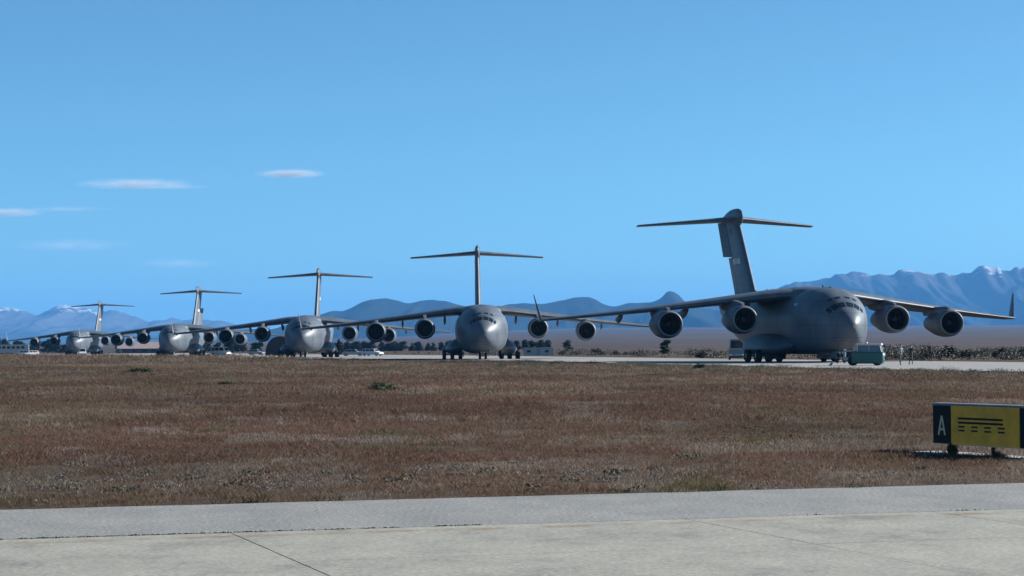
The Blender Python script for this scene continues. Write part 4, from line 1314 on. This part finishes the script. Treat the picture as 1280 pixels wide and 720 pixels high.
# ---- green aircraft tractor at the nose of the nearest aircraft
def tractor():
    t = thing('aircraft_tractor', 'green aircraft tractor with white cab roof at the nose of the nearest aircraft', 'tractor', (28.1, 182.2, 0.0), R(-14))
    # local x along the vehicle (front to picture right)
    mb = MB(); mb.box(-1.05, 1.42, -.82, .82, .15, 1.08, 0, .07); mb.box(-1.0, -.2, -.72, .72, 1.0, 1.12, 0, .04)
    body = mb.build('body', M['green'], t)
    for x0 in (-.75, -.28, .2):
        mb = MB(); mb.box(x0, x0+.40, -.832, -.821, .40, .95, 0, .004); mb.build('side_panel', M['green'], body)
    mb = MB(); mb.box(1.36, 1.46, -.74, .74, .32, .50, 0, .03); mb.build('bumper', M['black'], body)
    # cab: posts, panes and overhanging roof
    cx0, cx1, tx0, tx1 = -.60, 1.28, -.56, 1.16
    z0, z1 = 1.08, 1.60
    bw, tw = .70, .64
    cs = [(cx0, -bw, z0), (cx1, -bw, z0), (cx1, bw, z0), (cx0, bw, z0), (tx0, -tw, z1), (tx1, -tw, z1), (tx1, tw, z1), (tx0, tw, z1)]
    for i in range(4):
        mb = MB(); mb.tube([cs[i], cs[i+4]], .04, 6); mb.build('cab_post', M['white'], t)
    for sg in (0, 1):
        a, b = (Vector(cs[0]), Vector(cs[1])) if sg == 0 else (Vector(cs[3]), Vector(cs[2]))
        c, d_ = (Vector(cs[5]), Vector(cs[4])) if sg == 0 else (Vector(cs[6]), Vector(cs[7]))
        m0, m1 = a.lerp(b, .5), d_.lerp(c, .5)
        quadpanel('side_window', [a.lerp(b, .04), m0.lerp(a, .05), m1.lerp(d_, .05), d_.lerp(c, .04)], M['glass_pale'], t)
        quadpanel('side_window', [m0.lerp(b, .05), b.lerp(a, .04), c.lerp(d_, .04), m1.lerp(c, .05)], M['glass_pale'], t)
        mb = MB(); mb.tube([m0, m1], .03, 6); mb.build('cab_post', M['white'], t)
    quadpanel('windscreen', [cs[1], cs[2], cs[6], cs[5]], M['glass_pale'], t, .004)
    quadpanel('rear_window', [cs[3], cs[0], cs[4], cs[7]], M['glass_pale'], t, .004)
    mb = MB(); mb.box(-.70, 1.30, -.80, .80, z1, z1+.15, 0, .03)
    rf = mb.build('roof', M['white'], t)
    mb = MB(); mb.lathe([(z1+.15, .07), (z1+.25, .06), (z1+.28, .01)], 12, 'Z', 0, (.1, 0, 0)); mb.build('beacon', M['lamp'], rf)
    for y_ in (-.55, .55):
        mb = MB(); mb.lathe([(1.40, .01), (1.45, .10), (1.40, .12)], 14, 'X', 0, (.02, y_, .84)); mb.build('headlight', M['lamp'], body)
    # pale rear deck with rail and hitch
    mb = MB(); mb.box(-1.72, -1.06, -.70, .70, .40, .62, 0, .03); mb.box(-1.72, -1.62, -.62, .62, .62, 1.28, 0, .02); mb.box(-1.64, -1.04, -.62, -.56, 1.1, 1.24, 0, .015)
    mb.build('rear_deck', M['silver'], t)
    for x_ in (-1.0, .92):
        for sg in (-1, 1):
            mb = MB(); mb.lathe([(-.15, .2), (-.16, .32), (-.10, .37), (.10, .37), (.16, .32), (.15, .2)], 20, 'Y', 0, (x_, sg*.62, .37))
            w_ = mb.build('wheel', M['rubber'], t)
            mb = MB(); mb.lathe([(-.14, .01), (-.12, .2), (.12, .2), (.14, .01)], 12, 'Y', 0, (x_, sg*.62, .37)); mb.build('rim', M['black'], w_)
tractor()
tb = thing('tow_bar', 'steel tow bar between the green tractor and the nose wheels', 'tow bar', (26.3, 182.9, 0.0), 0)
_nw = Vector((32.24 - 9.7*math.sin(R(9.63)) - 26.3, 204.13 + 9.7*math.cos(R(9.63)) - 182.9, 0))
mb = MB(); mb.tube([(0, 0, .5), (_nw.x*.96, _nw.y*.96, .42)], .06, 8); mb.build('bar', M['strut'], tb)
mb = MB(); mb.tube([(_nw.x*.94-.35, _nw.y*.96, .44), (_nw.x*.94+.35, _nw.y*.96, .44)], .05, 8); mb.build('head', M['strut'], tb)
for sg in (-1, 1):
    mb = MB(); mb.lathe([(-.06, .02), (-.06, .17), (.06, .17), (.06, .02)], 14, 'X', 0, (_nw.x*.7 + sg*.3, _nw.y*.7, .17))
    mb.tube([(_nw.x*.7 + sg*.3, _nw.y*.7, .17), (_nw.x*.7, _nw.y*.7, .45)], .03, 6)
    mb.build('wheel', M['rubber'], tb)

# ================================================================== BUILDINGS
def shed():
    t = thing('shed', 'low white flat-roofed shed beyond the runway in front of a tree clump', 'shed', (4.9, 431, -.03), R(4))
    mb = MB(); mb.box(-2.75, 2.75, -1.1, 1.1, 0, 1.32); w_ = mb.build('wall', M['wall_white'], t)
    mb = MB(); mb.box(-2.95, 2.95, -1.3, 1.3, 1.322, 1.42, 0, .02); mb.build('roof', M['white'], t)
    for x in (-1.9, 1.5):
        mb = MB(); mb.box(x-.35, x+.35, -1.115, -1.101, .55, 1.0); mb.build('window', M['glass'], w_)
    mb = MB(); mb.box(-.45, .25, -1.115, -1.101, 0.02, 1.15); mb.build('door', M['silver'], w_)
    for k in range(11):
        x = -2.6 + .52*k
        mb = MB(); mb.box(x-.012, x+.012, -1.112, -1.101, 0.02, 1.3); mb.build('wall_rib', M['wall_white'], w_)
shed()

def tent():
    t = thing('shelter', 'dark arched canvas shelter left of the third aircraft nose', 'shelter', (-51.0, 502, -.03), R(2))
    mb = MB()
    prof = lambda a: (3.1*math.cos(a), 4.2*math.sin(a)**0.8 if math.sin(a) > 0 else 0)
    mb.grid(lambda y, k: (prof(math.pi*k/16)[0], y, prof(math.pi*k/16)[1]), [0, 2, 4, 6, 8, 10], list(range(17)))
    mb.grid(lambda y, k: (prof(math.pi*k/16)[0]*.985, y, prof(math.pi*k/16)[1]*.985), [0.02, 5, 9.98], list(range(17)))
    cv = mb.build('canvas', M['canvas'], t)
    mb = MB(); mb.add([(prof(math.pi*k/16)[0]*.98, 9.95, prof(math.pi*k/16)[1]*.98) for k in range(17)], [tuple(range(17))]); mb.build('end_wall', M['canvas'], t)
    mb = MB(); mb.add([(prof(math.pi*k/16)[0]*.98, .12, prof(math.pi*k/16)[1]*.98) for k in range(17)], [tuple(range(17))]); mb.build('end_wall', M['canvas'], t)
    for y in (0.0, 5.0, 10.0):
        mb = MB(); mb.tube([(prof(math.pi*k/16)[0]*1.005, y, prof(math.pi*k/16)[1]*1.005) for k in range(17)], .05, 6); mb.build('hoop', M['grey_dark'], t)
tent()

def hangar():
    t = thing('hangar', 'long low building with a pale pink sheet roof between farthest and fourth aircraft', 'building', (-146.5, 905, -.03), R(14))
    L, W2, he, hr = 9.5, 6.0, 1.9, 4.4
    mb = MB(); mb.box(-L, L, -W2, W2, 0, he); w_ = mb.build('wall', M['wall_dark'], t)
    for sg in (-1, 1):
        mb = MB()
        n = 40
        def rp(i, v):
            x = -L-.5 + (2*L+1)*i/n
            return (x, sg*(W2+.5)*(1-v), he-.15 + (hr-he+.15)*v + .04*(i % 2))
        mb.grid(rp, list(range(n+1)), [0, 1]); mb.build('roof_slope', M['roof_pink'], t)
    for sg in (-1, 1):
        mb = MB(); mb.add([(sg*L, -W2, he), (sg*L, W2, he), (sg*L, 0, hr-.05)], [(0, 1, 2)]); mb.build('gable', M['roof_pink'], t)
    for k in range(5):
        x = -7.5 + 3.6*k
        mb = MB(); mb.box(x, x+1.6, -W2-.02, -W2-.003, .5, 1.5); mb.build('window', M['glass'], w_)
    mb = MB(); mb.box(-9.2, -8.2, -W2-.03, -W2-.003, 0, 1.75); mb.build('door', M['silver'], w_)
hangar()

# ================================================================== PEOPLE
def person(label, loc, rz, shirt, trousers, h=1.72, arms='down', lean=0.0, stride=0.12):
    t = thing('person', label, 'person', loc, rz, None)
    k = h/1.75
    V, E, Rr = [], [], []
    def pt(x, y, z, r, par=None):
        V.append((x*k, (y + lean*max(0, z-.95))*k, z*k)); Rr.append(r*k)
        if par is not None: E.append((par, len(V)-1))
        return len(V)-1
    pel = pt(0, 0, .95, .15)
    wa = pt(0, 0, 1.10, .135, pel); ch = pt(0, -.01, 1.30, .165, wa); nk0 = pt(0, 0, 1.46, .085, ch); nk = pt(0, -.01, 1.53, .055, nk0)
    hd0 = pt(0, -.02, 1.60, .085, nk); hd1 = pt(0, -.02, 1.68, .10, hd0); pt(0, -.01, 1.735, .07, hd1)
    hands = []
    for sg in (-1, 1):
        st = stride*sg
        hp_ = pt(sg*.10, 0, .88, .105, pel); kn = pt(sg*.11, st*.4-.02, .50, .068, hp_); an = pt(sg*.11, st+.02, .09, .045, kn); pt(sg*.12, st-.14, .035, .038, an)
        sh = pt(sg*.185, 0, 1.42, .065, ch)
        if arms == 'down': el, wr = (sg*.25, .02, 1.14), (sg*.25, -.06, .90)
        elif arms == 'bent': el, wr = (sg*.27, .04, 1.16), (sg*.14, -.22, 1.12)
        else: el, wr = (sg*.36, -.06, 1.20), (sg*.40, -.30, 1.16)
        e_ = pt(*el, .045, sh); w_ = pt(*wr, .032, e_)
        d = (Vector(wr)-Vector(el)).normalized()
        palm = pt(*(Vector(wr)+d*.07), .034, w_)
        hands.append((Vector(wr)+d*.085, d, sg))
    me = bpy.data.meshes.new('body')
    me.from_pydata(V, E, [])
    me.materials.append(shirt); me.materials.append(trousers)
    o = link('body', me, t)
    bm = bmesh.new(); bm.from_mesh(me)
    sk = bm.verts.layers.skin.verify()
    for v, r_ in zip(bm.verts, Rr):
        v[sk].radius = (r_, r_*.85)
        v[sk].use_root = (v.index == 0)
    bm.to_mesh(me); bm.free()
    o.modifiers.new('skin', 'SKIN').use_smooth_shade = True
    sb = o.modifiers.new('subdivision', 'SUBSURF'); sb.levels = 1; sb.render_levels = 1
    # bake, then dress by height: trousers below the belt, skin on head and hands
    dg = bpy.context.evaluated_depsgraph_get(); dg.update()
    bk = bpy.data.meshes.new_from_object(o.evaluated_get(dg))
    bk.materials.clear()
    for m_ in (shirt, trousers, M['skin'], M['black']): bk.materials.append(m_)
    hp_list = [hh[0]*k for hh in hands]
    for p in bk.polygons:
        c = p.center
        z = c.z/k
        i = 0 if z > .93 else 1
        if z < .085: i = 3
        if z > 1.50 and abs(c.x) < .12: i = 2
        if any((c - Vector((q.x, q.y + lean*max(0, q.z/k-.95)*k, q.z))).length < .085*k for q in hp_list): i = 2
        p.material_index = i; p.use_smooth = True
    o.modifiers.clear()
    o.data = bk
    # hair cap, face and fingers
    hy = (-.02 + lean*.72)*k
    mb = MB()
    mb.grid(lambda a, b: (.098*k*math.sin(a)*math.cos(b), hy + .022*k + .108*k*math.sin(a)*math.sin(b), 1.672*k + .098*k*math.cos(a)), [.01, .3, .6, .9, 1.2, 1.45], [2*math.pi*j/14 for j in range(14)], closed=True)
    mb.build('hair', M['hair'], t)
    mb = MB(); mb.add([(-.015*k, hy-.085*k, 1.645*k), (.015*k, hy-.085*k, 1.645*k), (0, hy-.115*k, 1.635*k), (0, hy-.08*k, 1.685*k)], [(0, 1, 2), (0, 2, 3), (1, 3, 2)])
    mb.build('nose', M['skin'], t)
    for sg in (-1, 1):
        mb = MB(); mb.lathe([(-.004, .001), (0, .012), (.006, .001)], 8, 'Y', 0, (sg*.034*k, hy-.088*k, 1.668*k)); mb.build('eye', M['hair'], t)
        mb = MB(); mb.lathe([(-.008, .006), (0, .028), (.01, .004)], 8, 'X', 0, (sg*.094*k, hy+.01*k, 1.655*k)); mb.build('ear', M['skin'], t)
    for (p, d, sg) in hands:
        side = Vector((0, 1, 0)) if abs(d.z) > .6 else Vector((sg*1.0, 0, 0))
        side = (side - d*side.dot(d)).normalized()
        mb = MB()
        for j, L in enumerate((.07, .08, .075, .06)):
            a = p + side*(.028 - .019*j); b = a + d*L*.55; c = b + d*L*.4 + Vector((0, 0, -.012))
            mb.tube([Vector((q.x*k, (q.y + lean*max(0, q.z-.95))*k, q.z*k)) for q in (a, b, c)], [.0095, .0085, .007], 6)
        a = p - d*.04 + side*.03; b = a + side*.03 + d*.02; c = b + d*.035
        mb.tube([Vector((q.x*k, (q.y + lean*max(0, q.z-.95))*k, q.z*k)) for q in (a, b, c)], [.011, .0095, .008], 6)
        mb.build('fingers', M['skin'], t)
    return t
CL = {n_: mat('cloth_'+n_, c_, .85, 0, .2, 12) for n_, c_ in dict(pale=(.24, .24, .25), olive=(.075, .075, .055), black=(.018, .019, .022), navy=(.02, .024, .035), brown=(.05, .035, .03)).items()}
person('person in a pale top with arms held forward, right of the green tractor', (30.65, 181.0, 0), R(28), CL['pale'], CL['olive'], 1.66, 'bent', -.10, .16)
person('person in dark clothes with feet apart, right of the one in the pale top', (32.0, 184.0, 0), R(-30), CL['black'], CL['olive'], 1.62, 'wide', 0.0, .10)
person('person in dark clothes farther back, rightmost of the three people', (39.6, 217.0, 0), R(10), CL['brown'], CL['black'], 1.75, 'down', 0.0, .05)
